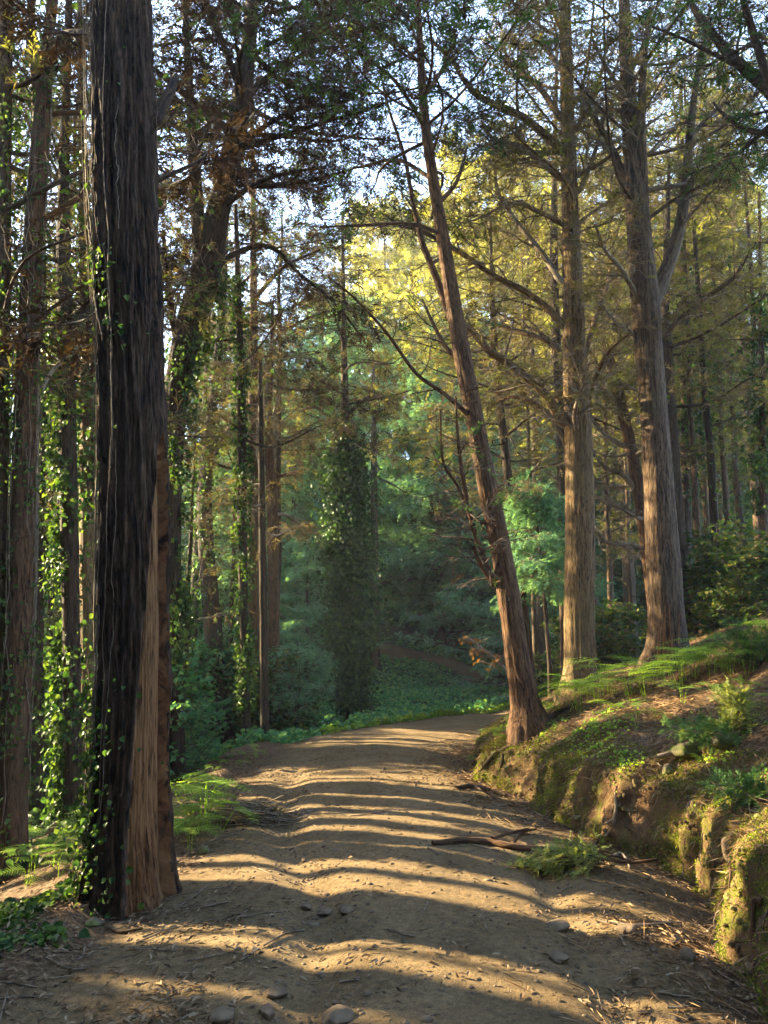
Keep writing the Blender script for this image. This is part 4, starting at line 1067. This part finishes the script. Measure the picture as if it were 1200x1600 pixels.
# --- trees out of the picture: they shade the track in bars; others are added to block sun and sky
SX, SY = -math.sin(SUN_AZ), math.cos(SUN_AZ)
CAST = Proto('tall_cypress', 'tree', 15, .20, 'bark_dark', .80, 14, 20, .2, 1.8, .3, 8, .7, 4, .3, [('green', 2, .3, SPR, .1)], 91, lean=.006, tip=.5)
for i, (a, b) in enumerate(((7.82, 8.1), (7.1, 7.55), (6.32, 6.58), (5.85, 6.18), (5.46, 5.6), (5.08, 5.24), (4.40, 4.80), (4.05, 4.18), (3.34, 3.8))):
    c = (a + b) / 2; s_ = 7.5 + 3.5 * ((i * 5) % 7) / 7
    w = (b - a) * .9 / .40 / .8
    o = CAST.put(s_ * SX, c + s_ * SY, 15, w=w); tag(o, 'tall bare cypress outside the left edge of the view', 'tree', 'cypresses beyond the left edge')
for i, c in enumerate((8.45, 7.72, 6.85, 4.28, 3.95, 3.2, 2.75)):      # thin stems: the narrow bars
    s_ = 7.5 + 5 * ((i * 3) % 8) / 8
    o = CAST.put(s_ * SX, c + s_ * SY, 13, w=.28); tag(o, 'tall bare cypress outside the left edge of the view', 'tree', 'cypresses beyond the left edge')
for i in range(14):                                   # screen trees added to throw the near shade
    yc = -6 + 8.7 * (i / 13); s_ = 8 + 9 * ((i * 5) % 7) / 7
    o = BOUGH.put(s_ * SX, yc + s_ * SY - .3, rng.uniform(9, 12), w=.72); tag(o, 'unseen dense cypress added beyond the left edge for shade', 'tree', 'added shade trees beyond the left edge')
for i in range(4):                                    # screen trees added to shade the bend and the valley
    yc = 10.8 + 2.0 * i; s_ = 20 + 5 * ((i * 5) % 7) / 7
    o = BOUGH.put(s_ * SX - 1, yc + s_ * SY, 9.0 + .3 * i + (1.5 if 2 <= i <= 5 else 0)); tag(o, 'unseen dense cypress added beyond the left edge for shade', 'tree', 'added shade trees beyond the left edge')
for yc, s_, H in ((10.3, 9.6, 7.2), (11.7, 10.6, 6.2), (13.3, 10.0, 5.8), (15.2, 13, 8.4), (17.4, 14, 9.4)):  # lower screens added to shade the far track and the ivy column
    o = BOUGH.put(s_ * SX, yc + s_ * SY, H, w=.8); tag(o, 'unseen dense cypress added beyond the left edge for shade', 'tree', 'added shade trees beyond the left edge')
for x, y, H in ((-3, -9, 14), (2.5, -10, 14), (7.5, 1, 14), (9, 6.5, 15), (0, -14, 17), (6.5, -4, 16), (-7.5, -2, 15), (-8, -9, 14), (7, -9, 14), (10, -2, 15), (3.5, -11, 17), (11, 3, 15), (-1, -18, 18), (-5, -15, 17), (5, -16, 17), (-11, -6, 15), (11.5, -8, 15)):  # added out of view to cut the skylight on the foreground
    o = (BOUGH if y < -7.5 else BARE[2]).put(x, y, H); tag(o, 'unseen cypress added behind or beside the viewer to block skylight', 'tree', 'cypresses added around the viewer')
# ------------------------------------------------------------------ ferns
def frond_tpl(n=12, seed=1):
    """bracken: an upright stalk carrying a nearly level, divided frond"""
    g = np.random.default_rng(seed); v, f = [], []
    H0 = .55 * g.uniform(.8, 1.1)
    def arc(t):
        if t < .35: q = t / .35; return np.array([.10 * q ** 2, 0, H0 * q])
        q = (t - .35) / .65; return np.array([.10 + .62 * q, 0, H0 + .12 * q - .22 * q ** 2])
    def tri(a, b, c):
        k = len(v); v.extend([a, b, c]); f.append((k, k + 1, k + 2))
    for i in range(14):
        a, b = arc(i / 14), arc((i + 1) / 14); w = np.array([0, .012 * (1 - i / 15), 0])
        tri(a - w, a + w, b); tri(a - w * .3 + [.006, 0, 0], b, a + w * .3 - [.006, 0, 0])
    for i in range(n):
        q = i / n; t = .38 + .60 * q; p = arc(t); L = .34 * (1 - q) ** .75 * g.uniform(.85, 1.1) + .03
        tg = arc(min(t + .02, 1)) - p; tg = tg / np.linalg.norm(tg)
        for sd in (-1, 1):
            d = np.array([0, sd, 0]) * .94 + tg * .34 + np.array([0, 0, -.05 + g.uniform(-.10, .10)])
            m = 5
            for j in range(m):
                s0 = (j + .1) / m; wd = .058 * (1 - .85 * s0) * (L / .34 * .8 + .2)
                a, b = p + d * L * s0, p + d * L * (s0 + .13)
                tri(a, b, (a + b) / 2 + tg * wd + d * .015); tri(b, a, (a + b) / 2 - tg * wd + d * .015)
    return np.array(v), np.array(f)


class Fern:
    def __init__(s, n, seed, mat='fern', rise=.5):
        g = np.random.default_rng(seed); s.root = None
        mb = MB(); az = np.arange(n) * 2.4 + g.normal(0, .3, n); el = g.uniform(-.12, .18, n)
        d = np.stack([np.cos(az) * np.cos(el), np.sin(az) * np.cos(el), np.sin(el)], 1)
        u = np.stack([-np.cos(az) * np.sin(el), -np.sin(az) * np.sin(el), np.cos(el)], 1) + g.normal(0, .12, (n, 3))
        place(mb, frond_tpl(9, seed), np.stack([np.cos(az), np.sin(az), 0 * az], 1) * .06, d, u, g.uniform(.7, 1.15, n))
        s.me = mb.build('bracken_fern', M[mat], smooth=False); s.used = False

    def put(s, loc, size, rz, label, group):
        if not s.used: o = s.me; s.used = True
        else: o = s.me.copy(); COL.objects.link(o)
        o.location = loc; o.scale = (size,) * 3; o.rotation_euler = (rng.normal(0, .12), rng.normal(0, .12), rz)
        return tag(o, label, 'fern', group)


FERN = [Fern(5, 3), Fern(6, 4), Fern(4, 5)]


def ferns(pts, size, desc, group, jit=8):
    pts = sorted(pts); seen = 0
    for i, (px, py) in enumerate(pts):
        p = G(px + rng.uniform(-jit, jit), py + rng.uniform(-3, 3)); p[2] -= .02
        FERN[i % 3].put(p, size * rng.uniform(.75, 1.25), rng.random() * 6.28, f'{desc}, {ORD[i]} from the left', group)


band = [(848, 1124), (868, 1117), (884, 1108), (900, 1107), (915, 1098), (930, 1097), (948, 1089), (963, 1088), (980, 1080), (995, 1080), (1010, 1075), (1028, 1072), (1044, 1068), (1060, 1066), (1076, 1062), (1092, 1058), (1106, 1054), (1120, 1050), (1135, 1047), (1150, 1044), (1165, 1040), (1180, 1034), (1196, 1030), (1140, 1056), (1165, 1058)]
ferns(band + [(1012, 1090), (1066, 1078), (990, 1092), (906, 1116)], .52, 'sunlit yellow-green fern in the band below the right trunks', 'ferns along the right slope')
ferns([(945, 1118), (985, 1112), (1022, 1122), (1062, 1100), (1000, 1142), (1112, 1088), (1172, 1085), (932, 1152), (960, 1135), (1080, 1195), (1190, 1110), (1045, 1140)], .26, 'small dull fern lower on the right slope', 'ferns low on the right slope')
ferns([(282, 1296), (290, 1318), (304, 1306), (318, 1300), (330, 1290), (341, 1283), (300, 1278), (284, 1272), (322, 1274), (296, 1330), (310, 1290), (286, 1308), (334, 1302)], .44, 'bright fern in the sunlit clump right of the huge split trunk', 'ferns beside the huge split trunk')
ferns([(12, 1372), (35, 1385), (58, 1372), (80, 1362), (98, 1345), (112, 1330), (126, 1312), (20, 1350), (70, 1342), (50, 1350), (100, 1372)], .38, 'arching fern at the foot of the leftmost trunks', 'ferns at the left edge')
ferns([(388, 1188), (370, 1200), (350, 1196), (332, 1208), (318, 1222), (300, 1218), (402, 1180), (362, 1180)], .22, 'small fern on the left verge before the slanting ivy trunk', 'ferns on the left verge')
ferns([(752, 1168), (768, 1150), (742, 1190), (782, 1158), (800, 1148), (840, 1132), (758, 1140)], .20, 'little fern on the mossy tip of the bank', 'ferns at the tip of the bank')
ferns([(845, 1052), (862, 1046), (838, 1064), (876, 1040)], .26, 'fern on the rise between the leaning and stout trunks', 'ferns between the trunks')

# ------------------------------------------------------------------ loose cover (uncountable)
def scatter(n, x0, x1, y0, y1, wfun, power=1.0):
    out = np.zeros((0, 2))
    while len(out) < n:
        m = n * 3; x = rng.uniform(x0, x1, m); y = y0 + (y1 - y0) * rng.random(m) ** power
        k = rng.random(m) < wfun(x, y); out = np.concatenate([out, np.stack([x, y], 1)[k]])
    return out[:n]


def lay(tpl, xy, size, mat, name, lift=.013, tilt=.3, scale_y=1.0):
    z = terrain(xy[:, 0], xy[:, 1]); n = len(xy)
    e = .03; gx = (terrain(xy[:, 0] + e, xy[:, 1]) - z) / e; gy = (terrain(xy[:, 0], xy[:, 1] + e) - z) / e
    up = nrm(np.stack([-gx, -gy, np.ones(n)], 1)); az = rng.random(n) * 6.28
    d = np.stack([np.cos(az), np.sin(az), 0 * az], 1); d = nrm(d - (d * up).sum(1, keepdims=True) * up + rng.normal(0, tilt * .5, (n, 3)) * [0, 0, 1])
    mb = MB(); place(mb, tpl, np.concatenate([xy, (z + lift)[:, None]], 1), d, up + rng.normal(0, tilt, (n, 3)), size)
    return mb.build(name, M[mat], smooth=False, kind='stuff')


rd = lambda x, y: road_mask(x, y)
inside = lambda x, y: np.abs(x) < .56 * y + .4
litter_w = lambda x, y: inside(x, y) * np.clip((.12 + .9 * (1 - rd(x, y)) + .8 * sstep(-.3, -1., x) * sstep(6, 4, y) + .7 * sstep(-1.0, -.2, x - xb(y)) * (x < xb(y))) * (.25 + .9 * sstep(-.2, .5, fbm(x * 1.7, y * 1.7, 4.))), 0, 1)
xy = scatter(30000, -5, 5, 2.2, 11, litter_w, 1.5)
lay(SLIM, xy, rng.uniform(.02, .066, len(xy)), 'litter', 'fallen_leaves')
NEED = (np.array([(0, -.014, 0), (0, .014, 0), (.5, .0, .05), (1, 0, 0.02)]), np.array([(0, 1, 2), (1, 3, 2)]))
xy = scatter(40000, -2, 6.5, 2.6, 13, lambda x, y: inside(x, y) * sstep(-1.1, -.1, x - xb(y)) * (.2 + .8 * sstep(-.3, .4, fbm(x * 1.3, y * 1.3, 7.))) * (.4 + .6 * sstep(-.1, .15, x - xb(y))), 1.1)
lay(NEED, xy, rng.uniform(.05, .15, len(xy)), 'needle', 'needle_straw', .013, .35)
# twigs
xy = scatter(700, -4.5, 5, 2.3, 11, lambda x, y: litter_w(x, y), 1.3)
mb = MB(); n = len(xy); az = rng.random(n) * 6.28; L = rng.uniform(.06, .32, n) * np.where(rng.random(n) < .12, 2, 1)
t = np.linspace(-.5, .5, 5); dx = np.cos(az)[:, None] * L[:, None] * t; dy = np.sin(az)[:, None] * L[:, None] * t
cv = rng.normal(0, .12, n)[:, None] * L[:, None] * (t ** 2)
X, Y = xy[:, :1] + dx - np.sin(az)[:, None] * cv, xy[:, 1:] + dy + np.cos(az)[:, None] * cv
tubes(mb, np.stack([X, Y, terrain(X, Y) + .008], -1), np.repeat(rng.uniform(.0015, .0055, n)[:, None], 5, 1), 4)
mb.build('fallen_twigs', M['twig'], kind='stuff')


def ico(sub):
    import bmesh
    bm = bmesh.new(); bmesh.ops.create_icosphere(bm, subdivisions=sub, radius=1)
    v = np.array([q.co[:] for q in bm.verts]); f = np.array([[q.index for q in p.verts] for p in bm.faces]); bm.free()
    return v, f


ICO1, ICO3 = ico(1), ico(4)
xr_ = lambda y: np.interp(y, [2, 3, 4.4, 5, 6, 8, 10], [-.28, -.3, -.36, -.4, -.75, -1.0, -1.1])
xy = scatter(3600, -2.6, 2.2, 2.2, 9.5, lambda x, y: inside(x, y) * (.10 + .9 * np.exp(-((x - xr_(y)) / .28) ** 2) + .5 * np.exp(-((x - 1.0) / .25) ** 2) * sstep(7, 4, y)), 1.5)
mb = MB(); n = len(xy); v, f = ICO1
S_ = rng.uniform(.004, .016, n) * np.where(rng.random(n) < .06, 1.8, 1); A = rng.uniform(.6, 1.3, (n, 1, 3)) * [1, 1, .6]
V = v[None] * A * S_[:, None, None]; az = rng.random(n) * 6.28; c, s_ = np.cos(az)[:, None], np.sin(az)[:, None]
V = np.stack([V[..., 0] * c - V[..., 1] * s_, V[..., 0] * s_ + V[..., 1] * c, V[..., 2]], -1) + np.concatenate([xy, terrain(xy[:, 0], xy[:, 1])[:, None] - .001], 1)[:, None]
mb.add(V, f3=f[None] + np.arange(n)[:, None, None] * len(v)); mb.build('gravel', M['stone'], kind='stuff')

# stones one can tell apart
def stone(p, size, flat, mat, label, seed, group=None, sink=.25):
    v, f = ICO3; g = np.random.default_rng(seed)
    r = 1 + .22 * fbm(v[:, 0] * 1.1 + seed, v[:, 1] * 1.1, v[:, 2] * 1.1, 3) + .25 * pn(v[:, 0] * .8 + seed * 3, v[:, 1] * .8, v[:, 2] * .8)
    q = v * r[:, None]
    for _ in range(5):                                    # chipped faces
        d = nrm(g.normal(size=3)); k = q @ d; lim = g.uniform(.62, .85); q = q - np.clip(k - lim, 0, None)[:, None] * d * .85
    q = q * np.array([1, g.uniform(.65, .95), flat]) * size; a = g.random() * 6.28
    q = np.stack([q[:, 0] * math.cos(a) - q[:, 1] * math.sin(a), q[:, 0] * math.sin(a) + q[:, 1] * math.cos(a), q[:, 2]], 1)
    mb = MB(); mb.add(q, f3=f); o = mb.build('stone', M[mat]); o.location = (p[0], p[1], p[2] + size * flat * (1 - 2 * sink))
    return tag(o, label, 'stone', group)


for i, (px, py, w, fl, mat, lab) in enumerate((
        (345, 1592, 46, .5, 'stone', 'pale flat stone at the bottom edge, left of the rounded one'), (417, 1588, 34, .7, 'stone', 'rounded grey stone at the bottom edge of the track'),
        (525, 1597, 60, .45, 'stone', 'broad low stone cut by the bottom edge of the picture'), (430, 1560, 40, .4, 'stone', 'dark flat stone in the rut above the bottom edge stones'),
        (318, 1334, 24, .85, 'stone_moss', 'rounded mossy stone right of the huge split trunk'), (128, 1392, 28, .6, 'stone_moss', 'flat mossy stone left of the foot of the huge split trunk'),
        (148, 1446, 32, .55, 'stone_moss', 'mossy stone in the litter below the huge split trunk'), (358, 1186, 20, .7, 'stone_moss', 'grey stone on the left verge by the slanting ivy trunk'),
        (510, 1430, 36, .4, 'stone', 'flat stone in the middle of the washed-out rut'), (543, 1424, 34, .45, 'stone', 'flat stone at the right side of the washed-out rut'),
        (478, 1422, 22, .6, 'stone', 'small pale stone at the left side of the washed-out rut'), (490, 1448, 26, .4, 'stone', 'low stone at the near side of the washed-out rut'), (475, 1348, 14, .6, 'stone', 'small pinkish stone in the rut farther up the track'),
        (870, 1450, 50, .3, 'stone', 'flat pale stone slab at the right edge of the track'), (872, 1500, 40, .35, 'stone', 'dark flat stone in the right-hand rut'),
        (1075, 1502, 30, .8, 'stone', 'angular brown stone in the right gutter'), (1022, 1490, 14, .8, 'stone', 'little round stone left of the angular brown stone'), (1057, 1470, 18, .7, 'stone', 'small stone above the angular brown stone'),
        (1185, 1520, 34, .8, 'stone', 'stone at the foot of the bank by the right edge'), (980, 1455, 44, .4, 'stone', 'half buried long stone in the right gutter'),
        (1045, 1212, 34, .75, 'stone_moss', 'rounded grey stone on top of the bank'), (1072, 1180, 58, .45, 'stone_moss', 'flat stone slab on the slope above the rounded one'),
        (1130, 1166, 54, .6, 'stone_moss', 'angular tan boulder on the slope near the green bush'), (1146, 1352, 46, 1.1, 'stone', 'tall rock set in the hollow of the near bank'),
        (1105, 1300, 24, .8, 'stone_moss', 'stone bedded in the bank above the hollow'), (1078, 1282, 20, .8, 'stone_moss', 'mossy stone in the shaded notch of the bank'),
        (905, 1282, 22, .7, 'stone_moss', 'mossy stone in the bank face above the cut bough'), (795, 1205, 18, .8, 'stone_moss', 'small lit stone in the tip of the bank'), (775, 1182, 16, .9, 'stone_moss', 'yellowish stone high in the tip of the bank'))):
    p = G(px, py); k = p[1] / F * w * .43
    stone(p, k, fl, mat, lab, 100 + i, sink=.30)

# undergrowth beyond the bend and in the gully
def leafbed(n, x0, x1, y0, y1, wf, hmax, size, mat, name):
    xy = scatter(n, x0, x1, y0, y1, wf); x, y = xy.T
    hgt = hmax * np.clip(.35 + .9 * fbm(x * .9, y * .9, 3., 3) + .4 * pn(x * 3.1, y * 3.1), .03, 1.2) * rng.random(n) ** .6 * (1 - .65 * sstep(2.5, 5., y - yo(x)) * (name == 'undergrowth'))
    mb = MB(); az = rng.random(n) * 6.28
    d = np.stack([np.cos(az), np.sin(az), rng.normal(-.2, .4, n)], 1); up = np.array([-.2, -.3, 1.]) + rng.normal(0, .45, (n, 3))
    place(mb, LEAF, np.stack([x, y, terrain(x, y) + hgt + .01], 1), d, up, size * rng.uniform(.5, 1.4, n))
    return mb.build(name, M[mat], smooth=False, kind='stuff')


vf = lambda x, y: y - yo(x)
leafbed(56000, -6, 9, 12, 36, lambda x, y: (vf(x, y) > .1) * sstep(19, 8., vf(x, y)) * (d_path2(x, y) > 1.0) * (.45 + .55 * sstep(-.2, .3, pn(x * .8, y * .8, 6.))), .55, .10, 'cover', 'undergrowth')
leafbed(9000, -1, 8, 13, 22, lambda x, y: (vf(x, y) > .05) * sstep(2.2, .6, vf(x, y)), .22, .08, 'fern', 'grass')
leafbed(16000, -14, -2.3, 6.5, 18, lambda x, y: sstep(.9, 2.2, xl(y) - x) * (.2 + .8 * sstep(-.1, .4, pn(x * .9, y * .9, 2.))), .5, .08, 'ivy', 'gully_undergrowth')
leafbed(2600, -3.6, -1.6, 4.0, 6.0, lambda x, y: sstep(-.15, .3, pn(x * 1.8, y * 1.8, 2.)) * sstep(-1.5, -2.0, x + .25 * (y - 4.6)), .10, .05, 'ivy', 'ground_ivy')
leafbed(2600, .8, 4.2, 5, 12.5, lambda x, y: sstep(.05, .2, x - xb(y)) * sstep(1.2, .3, x - xb(y)) * sstep(.0, .4, pn(x * 1.9, y * 1.9, 5.)), .06, .03, 'fern', 'bank_moss_leaves')

# ------------------------------------------------------------------ fallen branches, cut bough, brush, roots, little bush
def rootpath(pts, lift=.0, out=0.):
    q = []
    for px, py, w in pts:
        p = G(px, py); n_ = np.array([-out, -.3 * out, lift]); q.append([*(p + n_), .5 * w / F * p[1]])
    return spline(np.array(q), 30)


def simple_tube(name, paths, mat, label, cat, side=None, S=8):
    base = paths[0][0, :3]; r = thing(name, base, label, cat)
    for i, a in enumerate(paths):
        mb = MB(); tubes(mb, a[None, :, :3], a[None, :, 3], S, disp=bark_disp(i + 2.3, .12, 2))
        mb.build('stem' if i == 0 else 'side_branch', M[mat], r, origin=base)
    return r


simple_tube('fallen_branch', [rootpath([(676, 1322, 7), (720, 1318, 9), (760, 1320, 11), (800, 1328, 10), (850, 1332, 6)], .02), rootpath([(800, 1328, 6), (815, 1308, 5), (838, 1302, 3)], .03), rootpath([(770, 1322, 5), (800, 1312, 4), (825, 1305, 2)], .05)], 'bark_red', 'reddish dead branch lying across the right half of the track', 'branch')
simple_tube('fallen_branch', [rootpath([(712, 1234, 5), (738, 1232, 8), (762, 1238, 7), (790, 1246, 4)], .02), rootpath([(740, 1232, 4), (752, 1240, 3), (775, 1254, 2)], .03)], 'bark_dark', 'dark broken branch at the foot of the bank tip', 'branch')
simple_tube('fallen_branch', [rootpath([(1028, 1196, 7), (1060, 1182, 6), (1085, 1168, 5), (1108, 1146, 3)], .05), rootpath([(1075, 1174, 4), (1092, 1170, 3), (1104, 1164, 2)], .06)], 'dead', 'bare grey branch lying on the slope beside the flat slab', 'branch')
simple_tube('fallen_branch', [rootpath([(845, 1135, 8), (865, 1122, 9), (885, 1112, 7), (900, 1104, 4)], .03)], 'bark_dark', 'thick dark stick on the bank edge below the stout trunk', 'branch')
simple_tube('fallen_branch', [rootpath([(935, 1446, 3), (985, 1452, 4), (1040, 1450, 4), (1062, 1446, 2)], .015)], 'dead', 'thin pale stick in the right gutter', 'branch')
simple_tube('fallen_branch', [rootpath([(165, 1452, 4), (190, 1460, 6), (222, 1456, 3)], .012)], 'bark_dark', 'short dark stick below the huge split trunk', 'branch')
simple_tube('exposed_root', [rootpath([(1200, 1262, 13), (1165, 1266, 12), (1148, 1284, 11), (1152, 1310, 9), (1148, 1340, 7), (1136, 1352, 5)], .02, .03), rootpath([(1150, 1292, 6), (1130, 1335, 5), (1126, 1372, 3)], .0, .04), rootpath([(1148, 1338, 5), (1152, 1365, 4), (1150, 1392, 2)], .0, .04)], 'bark_dark', 'dark root curling over the hollow of the near bank', 'root')
simple_tube('exposed_root', [rootpath([(1200, 1412, 9), (1188, 1440, 8), (1184, 1478, 6), (1178, 1500, 4)], .0, .03)], 'bark_red', 'root hanging down the bank at the right edge', 'root')
simple_tube('exposed_root', [rootpath([(968, 1250, 4), (968, 1275, 6), (962, 1300, 6), (952, 1318, 4)], .0, .03), rootpath([(965, 1290, 4), (957, 1296, 3), (952, 1290, 2)], .0, .04)], 'dead', 'pale root stub hanging in the middle of the bank face', 'root')
simple_tube('exposed_root', [rootpath([(958, 1298, 4), (940, 1312, 4), (925, 1330, 3), (905, 1345, 2)], .01, .02)], 'bark_red', 'thin root trailing from the bank to the cut bough', 'root')
simple_tube('exposed_root', [rootpath([(830, 1150, 8), (800, 1170, 8), (775, 1190, 7), (752, 1212, 5)], .02, .02), rootpath([(790, 1178, 5), (788, 1200, 4), (780, 1220, 3)], .0, .03)], 'bark_dark', 'gnarled root running down the tip of the bank', 'root')
simple_tube('exposed_root', [rootpath([(875, 1160, 4), (860, 1190, 4), (850, 1215, 3)], .0, .03)], 'bark_red', 'thin root down the bank right of its tip', 'root')
# brush pile on the left verge
c = G(392, 1284); r = thing('brush_pile', c, 'low heap of dead brown twigs on the left side of the track', 'brush')
n = 240; mb = MB(); a = rng.normal(.25, .5, n); L = rng.uniform(.15, .5, n); t = np.linspace(-.5, .5, 6)
o_ = rng.normal(0, 1, (n, 3)) * [.22, .10, .0] + [0, 0, 0]; o_[:, 2] = .13 * np.exp(-(o_[:, 0] / .28) ** 2) * rng.random(n) + .01
d = np.stack([np.cos(a), .5 * np.sin(a), rng.normal(-.05, .16, n)], 1)
PP = c + o_[:, None] + d[:, None] * (L[:, None] * t)[..., None] + rng.normal(0, .04, (n, 1, 3)) * (t ** 2)[None, :, None]
PP[..., 2] = np.maximum(PP[..., 2], terrain(PP[..., 0], PP[..., 1]) + .004)
tubes(mb, PP, np.repeat(rng.uniform(.002, .006, n)[:, None], 6, 1), 4); mb.build('twigs', M['twig'], r, origin=c, kind='stuff')
mb = MB(); place(mb, SPR_THIN, (c + o_)[rng.integers(0, n, 160)] + [0, 0, .02], rng.normal(0, 1, (160, 3)) * [1, .6, .15], np.array([0, 0, 1]) + rng.normal(0, .4, (160, 3)), rng.uniform(.08, .2, 160)); mb.build('dead_sprays', M['brown'], r, smooth=False, origin=c)
# cut conifer bough lying by the gutter
c = G(900, 1362); r = thing('cut_bough', c, 'leafy pale green conifer bough lying at the right side of the track', 'branch')
p0 = c + [.35, .03, .05]; Q = []
for i in range(26):
    a = math.pi + rng.normal(0, .55); L = rng.uniform(.22, .55); tt = np.linspace(0, 1, 6)[:, None]
    s0 = p0 + [rng.uniform(-.40, .02), rng.normal(0, .05), rng.uniform(0, .05)]
    Q.append(s0 + tt * L * np.array([math.cos(a), .55 * math.sin(a), .30 + rng.normal(0, .14)]) + tt ** 2 * [0, 0, -.18 * L / .4])
Q = np.array(Q); Q[..., 2] = np.maximum(Q[..., 2], terrain(Q[..., 0], Q[..., 1]) + .01)
mb = MB(); tubes(mb, Q, np.repeat(np.linspace(.006, .002, 6)[None], len(Q), 0), 4)
st = spline(np.array([[*(p0 + [.22, .06, .0]), .009], [*p0, .010], [*(p0 + [-.3, 0, .04]), .006]]), 12); tubes(mb, st[None, :, :3], st[None, :, 3], 6)
mb.build('stem', M['bark_red'], r, origin=c)
P2, _ = children(Q, np.full(Q.shape[:2], .003), 7, .1, 1., 50, .14, 4, -.05, .7, .15)
mb = MB(); sample_sprays(mb, P2, 5, .062, SPR, spread=.5, droop=.1); sample_sprays(mb, Q, 14, .07, SPR, spread=.6); mb.build('crown', M['bough'], r, smooth=False, origin=c)
simple_tube('fallen_branch', [rootpath([(955, 1348, 4), (968, 1340, 5), (978, 1348, 4), (985, 1365, 2)], .03)], 'dead', 'short curved pale stick behind the cut bough', 'branch')
# small bushes on the slope
def bush(px, py, h, w, mats, label, n=18):
    c = G(px, py); r = thing('small_bush', c, label, 'bush')
    az = rng.random(n) * 6.28; tt = np.linspace(0, 1, 6)[None, :, None]
    d = np.stack([np.cos(az) * w * rng.uniform(.3, 1, n), np.sin(az) * w * rng.uniform(.3, 1, n), h * rng.uniform(.5, 1., n)], 1)
    Q = c + d[:, None] * tt + rng.normal(0, .03, (n, 1, 3)) * np.sin(tt * 4)
    mb = MB(); tubes(mb, Q, np.repeat(np.linspace(.005, .002, 6)[None], n, 0), 4); mb.build('stem', M['twig'], r, origin=c)
    P2, _ = children(Q, np.full(Q.shape[:2], .003), 8, .1, 1., 50, .13, 4, 0, .4, .15)
    for m_, k in mats:
        mb = MB(); sample_sprays(mb, P2, k, .075, SPR, spread=.5); mb.build('crown', M[m_], r, smooth=False, origin=c)


bush(1152, 1150, .42, .10, [('bough', 4)], 'upright yellow-green bush on the slope above the near bank')
bush(1110, 1160, .14, .40, [('green', 4)], 'low dark green creeping bush beside the upright yellow-green one', 26)
bush(1176, 1255, .12, .32, [('green', 3)], 'dark creeping shoots on the lip of the near bank', 18)
bush(1185, 1045, .5, .4, [('green', 4)], 'dark green bush at the right edge behind the ferns', 24)

# crumbs, rootlets and fuzzy moss on the bank, set on the finished surface
GX, GY, GZ, GU = build_ground.grid
ok = (GU > -.03) & (GU < .55) & (GY > 3.2) & (GY < 12.5); ok[-1] = False; ok[:, -1] = False
gi, gj = np.nonzero(ok)


def on_bank(n, wf=None):
    k = rng.integers(0, len(gi), n); i, j = gi[k], gj[k]
    p = np.stack([GX[i, j], GY[i, j], GZ[i, j]], 1)
    e1 = np.stack([GX[i, j + 1], GY[i, j + 1], GZ[i, j + 1]], 1) - p; e2 = np.stack([GX[i + 1, j], GY[i + 1, j], GZ[i + 1, j]], 1) - p
    nn = nrm(np.cross(e1, e2)); p = p + e1 * rng.random((n, 1)) + e2 * rng.random((n, 1))
    if wf is not None: m = wf(p, nn); p, nn = p[m], nn[m]
    return p, nn


p, nn = on_bank(3600); n = len(p)
v, f = ICO1; S_ = rng.uniform(.005, .030, n) * rng.uniform(.3, 1, n); A = rng.uniform(.6, 1.4, (n, 1, 3))
mb = MB(); mb.add(v[None] * A * S_[:, None, None] + p[:, None], f3=f[None] + np.arange(n)[:, None, None] * len(v)); mb.build('soil_crumbs', M['crumb'], smooth=False, kind='stuff')
p, nn = on_bank(260, lambda p, q: q[:, 2] < .75); n = len(p); K = 8; tt = np.linspace(0, 1, K)[None, :, None]
L = rng.uniform(.06, .38, (n, 1, 1)); Q = p[:, None] + nn[:, None] * (.02 + .03 * np.sin(tt * 3.1)) + tt * L * np.array([-.12, 0, -1]) + .02 * np.cumsum(rng.normal(0, .5, (n, K, 3)) * [1, 1, .3], 1) * L * 3
Q[..., 2] = np.maximum(Q[..., 2], -.1)
mb = MB(); tubes(mb, Q, rng.uniform(.0014, .0045, n)[:, None] * (1 - .7 * tt[..., 0]), 4); mb.build('rootlets', M['twig_dark'], kind='stuff')
p, nn = on_bank(90000, lambda p, q: (pn(p[:, 1] * 1.1, p[:, 2] * 1.5, 7.) + .6 * pn(p[:, 1] * 3.2, p[:, 2] * 3, 4.) + .3 * rng.normal(size=len(p)) + .1 * (q[:, 2] > .6)) > .06); n = len(p)
mb = MB(); place(mb, SLIM, p + nn * .003, nn * .9 + rng.normal(0, .65, (n, 3)), rng.normal(0, 1, (n, 3)), rng.uniform(.010, .032, n))
mb.build('moss', M['moss'], smooth=False, kind='stuff')
p, nn = on_bank(9000, lambda p, q: q[:, 2] > .25); n = len(p)
mb = MB(); place(mb, NEED, p + nn * .008, np.array([-.6, 0, -.6]) + rng.normal(0, .7, (n, 3)), nn + rng.normal(0, .3, (n, 3)), rng.uniform(.05, .15, n)); mb.build('bank_straw', M['needle'], smooth=False, kind='stuff')
